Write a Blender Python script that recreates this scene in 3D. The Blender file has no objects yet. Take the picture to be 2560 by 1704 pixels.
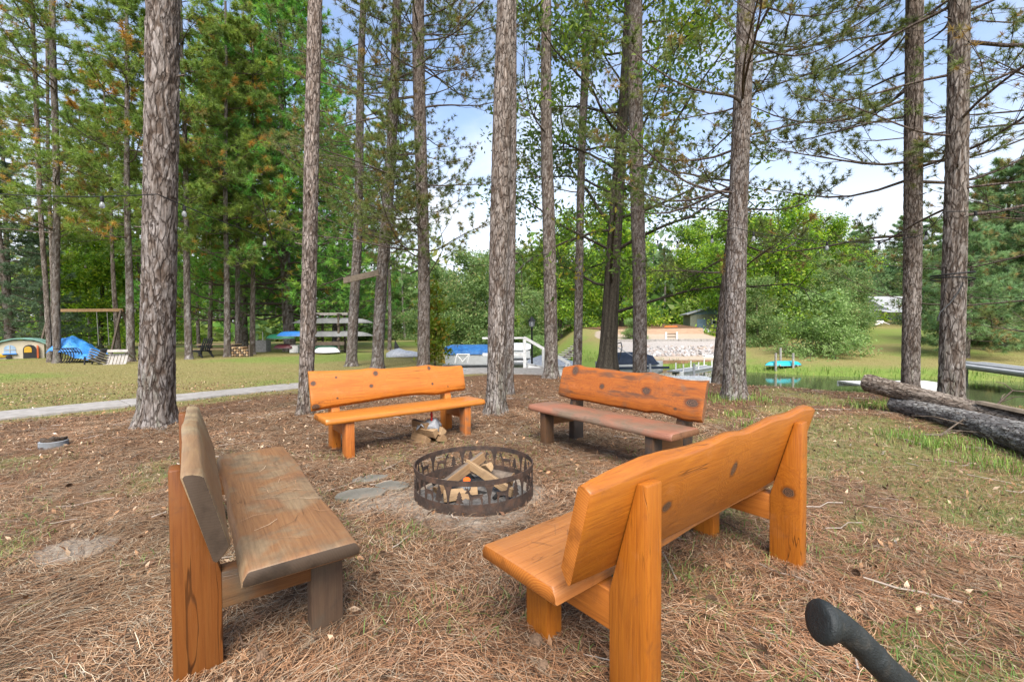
import bpy, bmesh, math, random
import numpy as np
from mathutils import Vector, Matrix, geometry
R = math.radians
random.seed(7)
rng = np.random.default_rng(11)
scene = bpy.context.scene
COL = scene.collection

# ------------------------------------------------------------------ camera, sky, sun, exposure
CAM_H, PITCH, ROLL, FPX = 1.263, R(1.421), R(-0.331), 1101.386     # FPX: focal length in pixels of a 2560 wide frame
cam = bpy.data.cameras.new('camera'); cam_ob = bpy.data.objects.new('camera', cam); COL.objects.link(cam_ob)
cam.sensor_width = 36.0; cam.lens = FPX / 2560 * 36.0; cam.clip_start = 0.05; cam.clip_end = 2000
cam_ob.matrix_world = (Matrix.Translation((0, 0, CAM_H)) @ Matrix.Rotation(math.pi/2 - PITCH, 4, 'X') @ Matrix.Rotation(ROLL, 4, 'Z'))
scene.camera = cam_ob

SUN_EL, SUN_AZ = R(50), R(176)      # azimuth clockwise from +Y (north): behind the camera
world = bpy.data.worlds.new('World'); scene.world = world; world.use_nodes = True
def build_world():
    nt = world.node_tree; N = nt.nodes; L = nt.links
    N.clear()
    out = N.new('ShaderNodeOutputWorld'); bg = N.new('ShaderNodeBackground'); bg.inputs['Strength'].default_value = 0.125
    sky = N.new('ShaderNodeTexSky'); sky.sky_type = 'NISHITA'; sky.sun_disc = False
    sky.sun_elevation = SUN_EL; sky.sun_rotation = SUN_AZ; sky.air_density = 1.0; sky.dust_density = 1.6; sky.ozone_density = 1.4
    tc = N.new('ShaderNodeTexCoord'); sp = N.new('ShaderNodeSeparateXYZ')
    L.new(tc.outputs['Generated'], sp.inputs[0])
    # a cloud layer: direction projected on a plane overhead
    zc = N.new('ShaderNodeMath'); zc.operation = 'MAXIMUM'; zc.inputs[1].default_value = 0.03; L.new(sp.outputs['Z'], zc.inputs[0])
    za = N.new('ShaderNodeMath'); za.operation = 'ADD'; za.inputs[1].default_value = 0.12; L.new(zc.outputs[0], za.inputs[0])
    dx = N.new('ShaderNodeMath'); dx.operation = 'DIVIDE'; L.new(sp.outputs['X'], dx.inputs[0]); L.new(za.outputs[0], dx.inputs[1])
    dy = N.new('ShaderNodeMath'); dy.operation = 'DIVIDE'; L.new(sp.outputs['Y'], dy.inputs[0]); L.new(za.outputs[0], dy.inputs[1])
    cb = N.new('ShaderNodeCombineXYZ'); L.new(dx.outputs[0], cb.inputs[0]); L.new(dy.outputs[0], cb.inputs[1])
    no = N.new('ShaderNodeTexNoise'); no.inputs['Scale'].default_value = 0.75; no.inputs['Detail'].default_value = 9; no.inputs['Roughness'].default_value = 0.58
    no.inputs['Distortion'].default_value = 0.4
    L.new(cb.outputs[0], no.inputs['Vector'])
    mr = N.new('ShaderNodeMapRange'); mr.interpolation_type = 'SMOOTHSTEP'; mr.inputs['From Min'].default_value = 0.45; mr.inputs['From Max'].default_value = 0.72
    L.new(no.outputs['Fac'], mr.inputs['Value'])
    # clouds close up towards the horizon
    hz = N.new('ShaderNodeMapRange'); hz.interpolation_type = 'SMOOTHSTEP'; hz.inputs['From Min'].default_value = 0.48; hz.inputs['From Max'].default_value = 0.04
    hz.inputs['To Min'].default_value = 0.0; hz.inputs['To Max'].default_value = 0.95; L.new(sp.outputs['Z'], hz.inputs['Value'])
    mx = N.new('ShaderNodeMath'); mx.operation = 'ADD'; mx.use_clamp = True
    vl = N.new('ShaderNodeMapRange'); vl.inputs['To Min'].default_value = 0.10; vl.inputs['To Max'].default_value = 0.92; L.new(mr.outputs[0], vl.inputs['Value'])      # a thin veil everywhere
    L.new(vl.outputs[0], mx.inputs[0]); L.new(hz.outputs[0], mx.inputs[1])
    sc = N.new('ShaderNodeMath'); sc.operation = 'MULTIPLY'; sc.inputs[1].default_value = 0.92; L.new(mx.outputs[0], sc.inputs[0])
    mix = N.new('ShaderNodeMix'); mix.data_type = 'RGBA'; L.new(sc.outputs[0], mix.inputs['Factor'])
    gain = N.new('ShaderNodeMix'); gain.data_type = 'RGBA'; gain.blend_type = 'MULTIPLY'; gain.inputs['Factor'].default_value = 1.0
    L.new(sky.outputs[0], gain.inputs[6]); gain.inputs[7].default_value = (0.95, 1.0, 1.06, 1)
    L.new(gain.outputs[2], mix.inputs[6]); mix.inputs[7].default_value = (4.2, 4.35, 4.6, 1)
    L.new(mix.outputs[2], bg.inputs['Color']); L.new(bg.outputs[0], out.inputs['Surface'])
build_world()
sun = bpy.data.lights.new('sun', 'SUN'); sun.energy = 3.2; sun.angle = R(38); sun.color = (1.0, 0.95, 0.88)
sun_ob = bpy.data.objects.new('sun', sun); COL.objects.link(sun_ob)
sun_ob.rotation_euler = (math.pi/2 - SUN_EL, 0, math.pi - SUN_AZ)
scene.view_settings.view_transform = 'Standard'; scene.view_settings.look = 'None'
scene.view_settings.exposure = 1.3; scene.view_settings.gamma = 1.0; scene.view_settings.use_curve_mapping = False
scene.render.engine = 'CYCLES'
scene.cycles.max_bounces = 6; scene.cycles.diffuse_bounces = 3; scene.cycles.glossy_bounces = 2
scene.cycles.transmission_bounces = 4; scene.cycles.transparent_max_bounces = 8
scene.cycles.caustics_reflective = False; scene.cycles.caustics_refractive = False
scene.cycles.use_denoising = True

# ------------------------------------------------------------------ surveying: photo pixel -> place
KD = 2560 / 2356                     # measurements were read on a 2356 px wide copy
def ray(px, py):
    x, y = px*KD - 1280, py*KD - 852
    c, s = math.cos(ROLL), math.sin(ROLL)
    X, Y = x*c + y*s, -x*s + y*c
    dz, cp, sp = -Y/FPX, math.cos(PITCH), math.sin(PITCH)
    return Vector((X/FPX, cp + dz*sp, -sp + dz*cp))
def G(px, py, z=0.0):                # point at height z
    d = ray(px, py); return Vector((0, 0, CAM_H)) + d*((z - CAM_H)/d.z)
def W(px, py, Y):                    # point at distance Y
    d = ray(px, py); return Vector((0, 0, CAM_H)) + d*(Y/d.y)

# ------------------------------------------------------------------ mesh helpers
def mesh_np(name, v, faces, col=None, smooth=False):
    """v (N,3); faces: list of int arrays (M,k); col (N,3) -> point colour attribute 'tint'"""
    me = bpy.data.meshes.new(name)
    v = np.asarray(v, np.float32); faces = [np.asarray(f, np.int32) for f in faces if len(f)]
    me.vertices.add(len(v)); me.vertices.foreach_set('co', v.ravel())
    loops = np.concatenate([f.ravel() for f in faces]); tot = np.concatenate([np.full(len(f), f.shape[1], np.int32) for f in faces])
    start = np.concatenate([[0], np.cumsum(tot)[:-1]]).astype(np.int32)
    me.loops.add(len(loops)); me.loops.foreach_set('vertex_index', loops)
    me.polygons.add(len(tot)); me.polygons.foreach_set('loop_start', start); me.polygons.foreach_set('loop_total', tot)
    if smooth: me.polygons.foreach_set('use_smooth', np.ones(len(tot), bool))
    if col is not None:
        a = me.attributes.new('tint', 'FLOAT_COLOR', 'POINT')
        c = np.ones((len(v), 4), np.float32); c[:, :3] = np.clip(col, 0, 1); a.data.foreach_set('color', c.ravel())
    me.update(calc_edges=True)
    return me

class MB:
    """collects simple solids into ONE mesh"""
    def __init__(s): s.v = []; s.f = []
    def add(s, vs, fs):
        b = len(s.v); s.v += [tuple(p) for p in vs]; s.f += [tuple(i + b for i in f) for f in fs]; return s
    def box(s, c, d, rot=None, taper=1.0):
        hx, hy, hz = d[0]/2, d[1]/2, d[2]/2
        P = [Vector((x*hx*(taper if z > 0 else 1), y*hy*(taper if z > 0 else 1), z*hz)) for z in (-1, 1) for y in (-1, 1) for x in (-1, 1)]
        if rot is not None: P = [rot @ p for p in P]
        P = [p + Vector(c) for p in P]
        return s.add(P, [(0, 2, 3, 1), (4, 5, 7, 6), (0, 1, 5, 4), (2, 6, 7, 3), (0, 4, 6, 2), (1, 3, 7, 5)])
    def beam(s, a, b, w, h, up=(0, 0, 1)):
        a, b = Vector(a), Vector(b); d = (b - a).normalized(); upv = Vector(up)
        if abs(d.dot(upv)) > .98: upv = Vector((1, 0, 0))
        sd = d.cross(upv).normalized(); u = sd.cross(d)
        P = [q + sd*x*w/2 + u*z*h/2 for q in (a, b) for x, z in ((-1, -1), (1, -1), (1, 1), (-1, 1))]
        return s.add(P, [(0, 1, 2, 3), (7, 6, 5, 4), (0, 4, 5, 1), (1, 5, 6, 2), (2, 6, 7, 3), (3, 7, 4, 0)])
    def tube(s, pts, rad, n=8, cap=True):
        pts = [Vector(p) for p in pts]
        if not hasattr(rad, '__len__'): rad = [rad]*len(pts)
        b = len(s.v); nrm = None
        for i, p in enumerate(pts):
            t = (pts[min(i+1, len(pts)-1)] - pts[max(i-1, 0)]).normalized()
            if nrm is None:
                nrm = t.cross(Vector((0, 0, 1)) if abs(t.z) < .9 else Vector((1, 0, 0))).normalized()
            nrm = (nrm - t*nrm.dot(t)).normalized(); bi = t.cross(nrm)
            for k in range(n):
                a = 2*math.pi*k/n; s.v.append(tuple(p + (nrm*math.cos(a) + bi*math.sin(a))*rad[i]))
        for i in range(len(pts)-1):
            for k in range(n):
                k2 = (k+1) % n
                s.f.append((b+i*n+k, b+i*n+k2, b+(i+1)*n+k2, b+(i+1)*n+k))
        if cap:
            s.f.append(tuple(b+k for k in reversed(range(n)))); e = b+(len(pts)-1)*n; s.f.append(tuple(e+k for k in range(n)))
        return s
    def lathe(s, prof, n=16, c=(0, 0, 0)):
        b = len(s.v)
        for r, z in prof:
            for k in range(n):
                a = 2*math.pi*k/n; s.v.append((c[0]+r*math.cos(a), c[1]+r*math.sin(a), c[2]+z))
        for i in range(len(prof)-1):
            for k in range(n):
                k2 = (k+1) % n; s.f.append((b+i*n+k, b+i*n+k2, b+(i+1)*n+k2, b+(i+1)*n+k))
        s.f.append(tuple(b+k for k in reversed(range(n)))); e = b+(len(prof)-1)*n; s.f.append(tuple(e+k for k in range(n)))
        return s
    def prism(s, poly, o, ex, ey, ez, t):
        """polygon (2-D) on axes ex, ey, extruded by t along ez"""
        o, ex, ey, ez = Vector(o), Vector(ex), Vector(ey), Vector(ez); n = len(poly)
        A = [o + ex*x + ey*y for x, y in poly]; B = [p + ez*t for p in A]
        b = len(s.v); s.v += [tuple(p) for p in A + B]
        for tri in geometry.tessellate_polygon([[Vector((x, y, 0)) for x, y in poly]]):
            s.f.append((b+tri[0], b+tri[1], b+tri[2])); s.f.append((b+n+tri[2], b+n+tri[1], b+n+tri[0]))
        for i in range(n):
            j = (i+1) % n; s.f.append((b+i, b+j, b+n+j, b+n+i))
        return s
    def loft(s, secs, cap=True):
        b = len(s.v); n = len(secs[0])
        for q in secs: s.v += [tuple(p) for p in q]
        for i in range(len(secs)-1):
            for k in range(n):
                k2 = (k+1) % n; s.f.append((b+i*n+k, b+i*n+k2, b+(i+1)*n+k2, b+(i+1)*n+k))
        if cap:
            s.f.append(tuple(b+k for k in reversed(range(n)))); e = b+(len(secs)-1)*n; s.f.append(tuple(e+k for k in range(n)))
        return s
    def mesh(s, name, bevel=0, seg=2, smooth=None, jitter=0, seed=0):
        me = bpy.data.meshes.new(name); me.from_pydata(s.v, [], s.f)
        bm = bmesh.new(); bm.from_mesh(me)
        bmesh.ops.recalc_face_normals(bm, faces=bm.faces)
        if bevel:
            es = [e for e in bm.edges if len(e.link_faces) == 2 and e.calc_face_angle(0) > R(30)]
            bmesh.ops.bevel(bm, geom=es, offset=bevel, segments=seg, affect='EDGES', profile=.5, clamp_overlap=True)
        if jitter:
            rr = random.Random(seed)
            for v in bm.verts: v.co += Vector((rr.uniform(-1, 1), rr.uniform(-1, 1), rr.uniform(-1, 1)))*jitter
        bm.to_mesh(me); bm.free()
        if smooth is not None:
            me.polygons.foreach_set('use_smooth', [True]*len(me.polygons)); me.set_sharp_from_angle(angle=R(smooth))
        return me
    def build(s, name, mat, parent=None, **k):
        return link(name, s.mesh(name, **k), mat, parent)

def link(name, me, mat, parent=None):
    o = bpy.data.objects.new(name, me); COL.objects.link(o)
    if mat is not None and len(me.materials) == 0: me.materials.append(M[mat] if isinstance(mat, str) else mat)
    if parent is not None: o.parent = parent
    return o
def tag(o, label=None, cat=None, group=None, kind=None):
    if label: o['label'] = label
    if cat: o['category'] = cat
    if group: o['group'] = group
    if kind: o['kind'] = kind
    return o
def thing(name, label, cat, loc=(0, 0, 0), rz=0.0, group=None):
    o = bpy.data.objects.new(name, None); COL.objects.link(o); o.location = loc; o.rotation_euler = (0, 0, rz); o.empty_display_size = .2
    return tag(o, label, cat, group)

# ------------------------------------------------------------------ materials
M = {}
class NT:
    def __init__(s, name):
        s.m = bpy.data.materials.new(name); s.m.use_nodes = True; M[name] = s.m
        s.t = s.m.node_tree; s.N = s.t.nodes; s.L = s.t.links; s.p = s.N['Principled BSDF']
    def n(s, typ, **kw):
        x = s.N.new('ShaderNode' + typ)
        for k, v in kw.items():
            if k.startswith('_'): setattr(x, k[1:], v)
            else: x.inputs[k.replace('__', ' ')].default_value = v
        return x
    def l(s, a, b): s.L.new(a, b)
    def coord(s, scale=(1, 1, 1), obj=True):
        tc = s.n('TexCoord'); mp = s.n('Mapping'); s.l(tc.outputs['Object' if obj else 'Generated'], mp.inputs[0]); mp.inputs['Scale'].default_value = scale
        return mp.outputs[0]
    def world(s, scale=(1, 1, 1)):
        g = s.n('NewGeometry'); mp = s.n('Mapping'); s.l(g.outputs['Position'], mp.inputs[0]); mp.inputs['Scale'].default_value = scale
        return mp.outputs[0]
    def noise(s, vec, scale, detail=4, rough=.55, dist=0):
        x = s.n('TexNoise'); x.inputs['Scale'].default_value = scale; x.inputs['Detail'].default_value = detail
        x.inputs['Roughness'].default_value = rough; x.inputs['Distortion'].default_value = dist; s.l(vec, x.inputs['Vector']); return x.outputs['Fac']
    def ramp(s, fac, stops):
        x = s.n('ValToRGB'); e = x.color_ramp.elements
        while len(e) < len(stops): e.new(.5)
        for q, (p, c) in zip(e, stops):
            q.position = p; q.color = (*c, 1) if len(c) == 3 else c
        s.l(fac, x.inputs[0]); return x.outputs[0]
    def maprange(s, v, a, b, c=0., d=1., smooth=True):
        x = s.n('MapRange'); x.interpolation_type = 'SMOOTHSTEP' if smooth else 'LINEAR'
        for k, q in zip(('From Min', 'From Max', 'To Min', 'To Max'), (a, b, c, d)): x.inputs[k].default_value = q
        s.l(v, x.inputs['Value']); return x.outputs[0]
    def mix(s, fac, a, b, mode='MIX'):
        x = s.n('Mix'); x.data_type = 'RGBA'; x.blend_type = mode
        for sock, v in ((x.inputs['Factor'], fac), (x.inputs[6], a), (x.inputs[7], b)):
            if isinstance(v, (int, float)): sock.default_value = v
            elif isinstance(v, tuple): sock.default_value = (*v, 1) if len(v) == 3 else v
            else: s.l(v, sock)
        return x.outputs[2]
    def math(s, op, a, b=None, clamp=False):
        x = s.n('Math'); x.operation = op; x.use_clamp = clamp
        for i, v in enumerate((a, b)):
            if v is None: continue
            if isinstance(v, (int, float)): x.inputs[i].default_value = v
            else: s.l(v, x.inputs[i])
        return x.outputs[0]
    def bump(s, h, strength=.3, dist=.02):
        x = s.n('Bump'); x.inputs['Strength'].default_value = strength; x.inputs['Distance'].default_value = dist; s.l(h, x.inputs['Height']); s.l(x.outputs[0], s.p.inputs['Normal'])
    def attr(s, name='tint'):
        x = s.n('Attribute'); x.attribute_name = name; return x.outputs['Color']
    def color(s, c):
        if isinstance(c, tuple): s.p.inputs['Base Color'].default_value = (*c, 1)
        else: s.l(c, s.p.inputs['Base Color'])
    def rough(s, r, spec=.3):
        s.p.inputs['Roughness'].default_value = r; s.p.inputs['Specular IOR Level'].default_value = spec

def plain(name, c, rough=.6, var=.25, scale=6., metal=0., bump=0., spec=.3, dirt=None):
    t = NT(name); v = t.coord()
    f = t.noise(v, scale, 5, .6)
    c2 = tuple(max(0, x*(1-var)) for x in c); c3 = tuple(min(1, x*(1+var)) for x in c)
    col = t.ramp(f, [(.3, c2), (.7, c3)])
    if dirt:
        col = t.mix(t.maprange(t.noise(v, scale*.6, 6, .7), .52, .72, 0, .7), col, dirt)
    t.color(col); t.rough(rough, spec); t.p.inputs['Metallic'].default_value = metal
    if bump: t.bump(t.noise(v, scale*6, 4), bump, .01)
    return t.m

def leafmat(name, trans=.35, rough=.55):
    t = NT(name); a = t.attr()
    t.color(a); t.rough(rough, .25)
    tr = t.n('BsdfTranslucent'); hs = t.n('HueSaturation'); hs.inputs['Value'].default_value = 1.25; hs.inputs['Saturation'].default_value = 1.1
    t.l(a, hs.inputs['Color']); t.l(hs.outputs[0], tr.inputs[0])
    mx = t.n('MixShader'); mx.inputs[0].default_value = trans
    t.l(t.p.outputs[0], mx.inputs[1]); t.l(tr.outputs[0], mx.inputs[2]); t.l(mx.outputs[0], t.N['Material Output'].inputs[0])
    return t.m
leafmat('leaf', .5); leafmat('needle_green', .42, .5); leafmat('grass_blade', .3)
def tinted(name, rough=.8, bump=0, bs=60, var=.2):
    t = NT(name); a = t.attr(); v = t.coord()
    f = t.noise(v, bs, 5, .65)
    t.color(t.mix(1.0, a, t.ramp(f, [(.25, (1-var,)*3), (.75, (1.0,)*3)]), 'MULTIPLY')); t.rough(rough, .15)
    if bump: t.bump(f, bump, .015)
    return t.m
def bark_mat(name, stretch, scale=27.):
    t = NT(name); a = t.attr(); v = t.coord(stretch); w = t.n('TexNoise'); w.inputs['Scale'].default_value = 9; w.inputs['Detail'].default_value = 4; t.l(v, w.inputs['Vector'])
    sc = t.n('VectorMath'); sc.operation = 'SCALE'; sc.inputs['Scale'].default_value = .07; t.l(w.outputs['Color'], sc.inputs[0]); ad = t.n('VectorMath'); ad.operation = 'ADD'; t.l(v, ad.inputs[0]); t.l(sc.outputs[0], ad.inputs[1])
    vo = t.n('TexVoronoi'); vo.feature = 'DISTANCE_TO_EDGE'; vo.inputs['Scale'].default_value = scale; t.l(ad.outputs[0], vo.inputs['Vector'])
    v2 = t.n('TexVoronoi'); v2.feature = 'F1'; v2.inputs['Scale'].default_value = scale*2.1; t.l(ad.outputs[0], v2.inputs['Vector'])
    f = t.noise(v, 60, 6, .7); f2 = t.noise(ad.outputs[0], 22, 4, .6)
    dd = t.math('ADD', vo.outputs['Distance'], t.math('MULTIPLY', t.math('SUBTRACT', f, .5), .12)); crack = t.math('MULTIPLY', t.maprange(dd, .10, .005), t.maprange(f2, .34, .52))
    sh = t.n('SeparateColor'); t.l(v2.outputs['Color'], sh.inputs[0])
    mul = t.math('MULTIPLY', t.maprange(f, .25, .75, .68, 1.2), t.maprange(sh.outputs[0], 0, 1, .84, 1.12, False))
    cc = t.n('CombineColor'); [t.l(mul, cc.inputs[i]) for i in range(3)]
    col = t.mix(1.0, a, cc.outputs[0], 'MULTIPLY'); col = t.mix(t.math('MULTIPLY', crack, .82), col, (.05, .036, .028)); t.color(col); t.rough(.92, .12)
    t.bump(t.math('ADD', t.math('SUBTRACT', t.math('MULTIPLY', f, .6), crack), t.math('MULTIPLY', sh.outputs[1], .35)), .9, .014)
bark_mat('bark', (1, 1, .26)); bark_mat('bark_coarse', (1, 1, .24), 17.); bark_mat('bark_fine', (1, 1, .3), 36.); bark_mat('bark_log', (1, .3, 1), 30.); tinted('litter', .75, 0, 40, .15); tinted('rockmat', .85, .5, 14, .3)

def wood(name, light, mid, dark, axis='x', knots=(), weather=None, wamt=0., gloss=.42, seed=0., streak=None, wscale=2.2, face_axis='z'):
    """stained pine: long grain along axis; knots = (u, z, ru, rz); weather = tuple of weathered colours in patches"""
    t = NT(name); tc = t.n('TexCoord'); P = tc.outputs['Object']
    st = {'x': (.9, 14, 14), 'y': (14, .9, 14), 'z': (14, 14, .9)}[axis]
    mp = t.n('Mapping'); t.l(P, mp.inputs[0]); mp.inputs['Scale'].default_value = st; mp.inputs['Location'].default_value = (seed, seed*1.7, seed*.6)
    # knot distance: the grain bends round it
    kd = None
    for (ku, kz, ru, rz) in knots:
        m2 = t.n('Mapping'); m2.vector_type = 'TEXTURE'; t.l(P, m2.inputs[0])
        m2.inputs['Location'].default_value = (0, ku, kz) if face_axis == 'x' else (ku, 0, kz); m2.inputs['Scale'].default_value = (50, ru, rz) if face_axis == 'x' else (ru, 50, rz)
        ln = t.n('VectorMath'); ln.operation = 'LENGTH'; t.l(m2.outputs[0], ln.inputs[0])
        kd = ln.outputs['Value'] if kd is None else t.math('MINIMUM', kd, ln.outputs['Value'])
    vec = mp.outputs[0]
    if kd is not None:
        k = t.maprange(kd, .6, 6.0, 1.9, 0.)
        cx = t.n('CombineXYZ'); t.l(k, cx.inputs[2]); t.l(k, cx.inputs[1])
        ad = t.n('VectorMath'); ad.operation = 'ADD'; t.l(vec, ad.inputs[0]); t.l(cx.outputs[0], ad.inputs[1]); vec = ad.outputs[0]
    f1 = t.noise(vec, 1.0, 3, .5, .6); f2 = t.noise(vec, 5.0, 5, .7)
    rings = t.math('FRACT', t.math('MULTIPLY', f1, 8.0)); rings = t.math('ABSOLUTE', t.math('SUBTRACT', rings, .5))
    g = t.math('ADD', t.math('MULTIPLY', rings, .45), t.math('MULTIPLY', f2, .75))
    dk2 = tuple(a*.55+b*.45 for a, b in zip(dark, mid))
    col = t.ramp(g, [(.26, dk2), (.46, mid), (.78, light)])
    mp4 = t.n('Mapping'); t.l(P, mp4.inputs[0]); mp4.inputs['Scale'].default_value = {'x': (2.2, 130, 130), 'y': (130, 2.2, 130), 'z': (130, 130, 2.2)}[axis]
    pore = t.noise(mp4.outputs[0], 1.0, 3, .6); col = t.mix(t.maprange(pore, .52, .75, 0, .5), col, tuple(x*.6 for x in dark))
    mp5 = t.n('Mapping'); t.l(P, mp5.inputs[0]); mp5.inputs['Scale'].default_value = {'x': (.8, 11, 11), 'y': (11, .8, 11), 'z': (11, 11, .8)}[axis]; mp5.inputs['Location'].default_value = (seed*2, seed, seed*5)
    crk = t.math('ABSOLUTE', t.math('SUBTRACT', t.noise(mp5.outputs[0], 1.0, 3, .5, .3), .5)); crkm = t.math('MULTIPLY', t.maprange(crk, .0075, .001), t.maprange(t.noise(P, 2.3, 2, .5), .47, .6))
    col = t.mix(t.math('MULTIPLY', crkm, .85), col, tuple(x*.16 for x in dark))
    blotch = t.noise(P, 3.1, 3, .5)
    col = t.mix(t.maprange(blotch, .35, .7, 0, .35), col, mid)
    if streak:
        mp3 = t.n('Mapping'); t.l(P, mp3.inputs[0]); mp3.inputs['Scale'].default_value = {'x': (1.3, 9, 9), 'y': (9, 1.3, 9), 'z': (9, 9, 1.3)}[axis]; mp3.inputs['Location'].default_value = (seed*3, 1, seed)
        s3 = t.noise(mp3.outputs[0], 1.6, 6, .65)
        col = t.mix(t.maprange(s3, .5, .68, 0, streak[1]), col, streak[0])
    if weather:
        w = t.noise(P, wscale, 5, .6, .4); w2 = t.noise(P, wscale*2.3, 5, .65)
        wc = t.mix(t.maprange(w2, .4, .62), weather[0], weather[1])
        if len(weather) > 2: wc = t.mix(t.maprange(t.noise(P, wscale*1.4, 4, .5, .8), .5, .66), wc, weather[2])
        grain_w = t.math('MULTIPLY', t.maprange(f2, .25, .75, .7, 1.15), 1.0)
        wcx = t.mix(1.0, wc, t.ramp(grain_w, [(0, (.0,)*3), (1, (1.0,)*3)]), 'MULTIPLY')
        lo = .75 - wamt*.6
        col = t.mix(t.maprange(w, lo, lo + .16, 0, .93), col, wcx)
    wn = t.noise(P, 5.5, 7, .72); col = t.mix(t.maprange(wn, .56, .76, 0, .18), col, tuple(min(1, x*.9+.10) for x in light))
    dn = t.noise(P, 8.0, 7, .75, .5); col = t.mix(t.maprange(dn, .54, .72, 0, .4), col, tuple(x*.55+.012 for x in dark))
    if kd is not None:
        kd = t.math('ADD', kd, t.math('MULTIPLY', t.math('SUBTRACT', t.noise(P, 45, 4, .6), .5), .55))
        col = t.mix(t.maprange(kd, 1.6, .9, 0, .65), col, tuple(x*.5 for x in dark))
        rk_ = t.math('ABSOLUTE', t.math('SUBTRACT', t.math('FRACT', t.math('MULTIPLY', kd, 3.5)), .5)); core = t.mix(t.maprange(t.math('ADD', rk_, t.math('MULTIPLY', t.noise(P, 90, 3), .4)), .3, .6), (.025, .014, .009), (.15, .08, .045))
        col = t.mix(t.maprange(kd, 1.02, .84), col, core)
    t.color(col); t.rough(gloss, .4)
    hgt = t.math('SUBTRACT', t.math('ADD', t.math('MULTIPLY', f2, .5), t.math('MULTIPLY', rings, .3)), t.math('ADD', crkm, t.math('MULTIPLY', pore, .4))); t.bump(hgt, .35, .005)
    if gloss < .5:
        t.p.inputs['Coat Weight'].default_value = .14; t.p.inputs['Coat Roughness'].default_value = .3
    return t.m

# ------------------------------------------------------------------ terrain
WATER_Z = -0.75
WATER = np.array([(24, 4.2), (9.6, 7.9), (7.9, 10.2), (4.9, 12.2), (2.6, 13.6), (.9, 14.2), (-.9, 14.8), (-1.9, 17), (-2.4, 22), (-2.6, 30), (-2.2, 41),
                  (-.2, 38), (1.3, 31), (3.2, 26.3), (5.2, 23.4), (8.2, 24.0), (9.6, 21.6), (12.4, 18.9), (18.5, 16.2), (30, 13)], float)
def _noise2(x, y, seed, scale):
    """smooth value noise in numpy"""
    x = np.asarray(x)*scale; y = np.asarray(y)*scale
    xi = np.floor(x).astype(np.int64); yi = np.floor(y).astype(np.int64); xf = x - xi; yf = y - yi
    def h(a, b):
        n = (a*374761393 + b*668265263 + seed*1442695041) & 0x7fffffff; n = ((n ^ (n >> 13))*1274126177) & 0x7fffffff; return ((n ^ (n >> 16)) & 0xffff)/65535.0
    u = xf*xf*(3-2*xf); w = yf*yf*(3-2*yf)
    return (h(xi, yi)*(1-u) + h(xi+1, yi)*u)*(1-w) + (h(xi, yi+1)*(1-u) + h(xi+1, yi+1)*u)*w
def fbm(x, y, seed, scale, octs=4):
    t = 0; a = .5; tot = 0
    for i in range(octs): t = t + a*_noise2(x, y, seed+i, scale*2**i); tot += a; a *= .55
    return t/tot
def sstep(x, a, b):
    t = np.clip((np.asarray(x) - a)/(b - a), 0, 1); return t*t*(3-2*t)
def poly_sd(x, y, poly):
    x = np.asarray(x, float); y = np.asarray(y, float); d = np.full(x.shape, 1e9); ins = np.zeros(x.shape, bool)
    for (ax, ay), (bx, by) in zip(poly, np.roll(poly, -1, 0)):
        ex, ey = bx-ax, by-ay; t = np.clip(((x-ax)*ex + (y-ay)*ey)/(ex*ex+ey*ey), 0, 1)
        d = np.minimum(d, np.hypot(x-ax-t*ex, y-ay-t*ey))
        with np.errstate(divide='ignore', invalid='ignore'):
            c = ((ay > y) != (by > y)) & (x < ex*(y-ay)/(ey if ey else 1e-9) + ax)
        ins ^= c
    return np.where(ins, -d, d)
def far_side(x, y):                 # 1 beyond the water
    return sstep(np.asarray(y) - (16.0 + .25*np.maximum(0, 6-np.asarray(x))), -2.5, 2.5)*sstep(np.asarray(x), -6, 2)
BEACH_Y = [22.6, 23.7, 25.1, 27.5, 32.0, 33.6, 48., 60.]
BEACH_Z = [-.95, W(1570, 836, 23.6).z+.1, W(1570, 820, 24.9).z-.05, W(1570, 785, 27.5).z, W(1570, 768, 32.).z-.07, W(1570, 768, 32.).z+.31, W(1570, 768, 32.).z+.84, W(1570, 768, 32.).z+.9]
MOUNDS = [(-4.69, 5.76, .6), (-3.03, 6.43, .42), (-.25, 6.35, .45), (3.89, 7.69, .5), (7.5, 8.27, .5), (6.64, 6.65, .5), (1.0, 11.25, .45), (3.66, 12.69, .45)]
def hz(x, y):
    x = np.asarray(x, float); y = np.asarray(y, float)
    d = poly_sd(x, y, WATER) + (fbm(x, y, 5, .8, 2)-.5)*.5
    fs = far_side(x, y)
    near = -.95 + .95*sstep(d, -.15, 1.9)
    far = -.95 + .3*sstep(d, -.2, .9) + .088*np.clip(d, 0, 30)
    z = np.where(d < 0, -.95 - .4*sstep(-d, 0, 2), near*(1-fs) + far*fs)
    # the sandy beach: terraces behind a retaining wall
    mk = sstep(x - .08*(y-24), 1.6, 5.2)*sstep(x - .26*(y-24), 14.5, 11.0); z = np.where(y > 22.6, np.maximum(z, z + (np.interp(y, BEACH_Y, BEACH_Z)-z)*mk), z)
    bump = (fbm(x, y, 21, 1.7, 4)-.5)*.05
    for mx_, my_, mr_ in MOUNDS: z = z + .07*np.exp(-((x-mx_)**2+(y-my_)**2)/mr_**2)*(d > 0)
    z = z + bump*np.where(np.hypot(x, y) < 14, 1, .6)*(d > 0)
    return z
def hz1(x, y): return float(hz(np.array([x]), np.array([y]))[0])
def axis_grid(lo, hi, c0, c1, fine, grow):
    a = list(np.arange(c0, c1, fine)); s = fine; p = c1
    while p < hi: a.append(p); s *= grow; p += s
    a.append(hi); s = fine; p = c0
    while p > lo: s *= grow; p -= s; a.insert(0, p)
    a[0] = lo
    return np.array(a)
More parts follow.
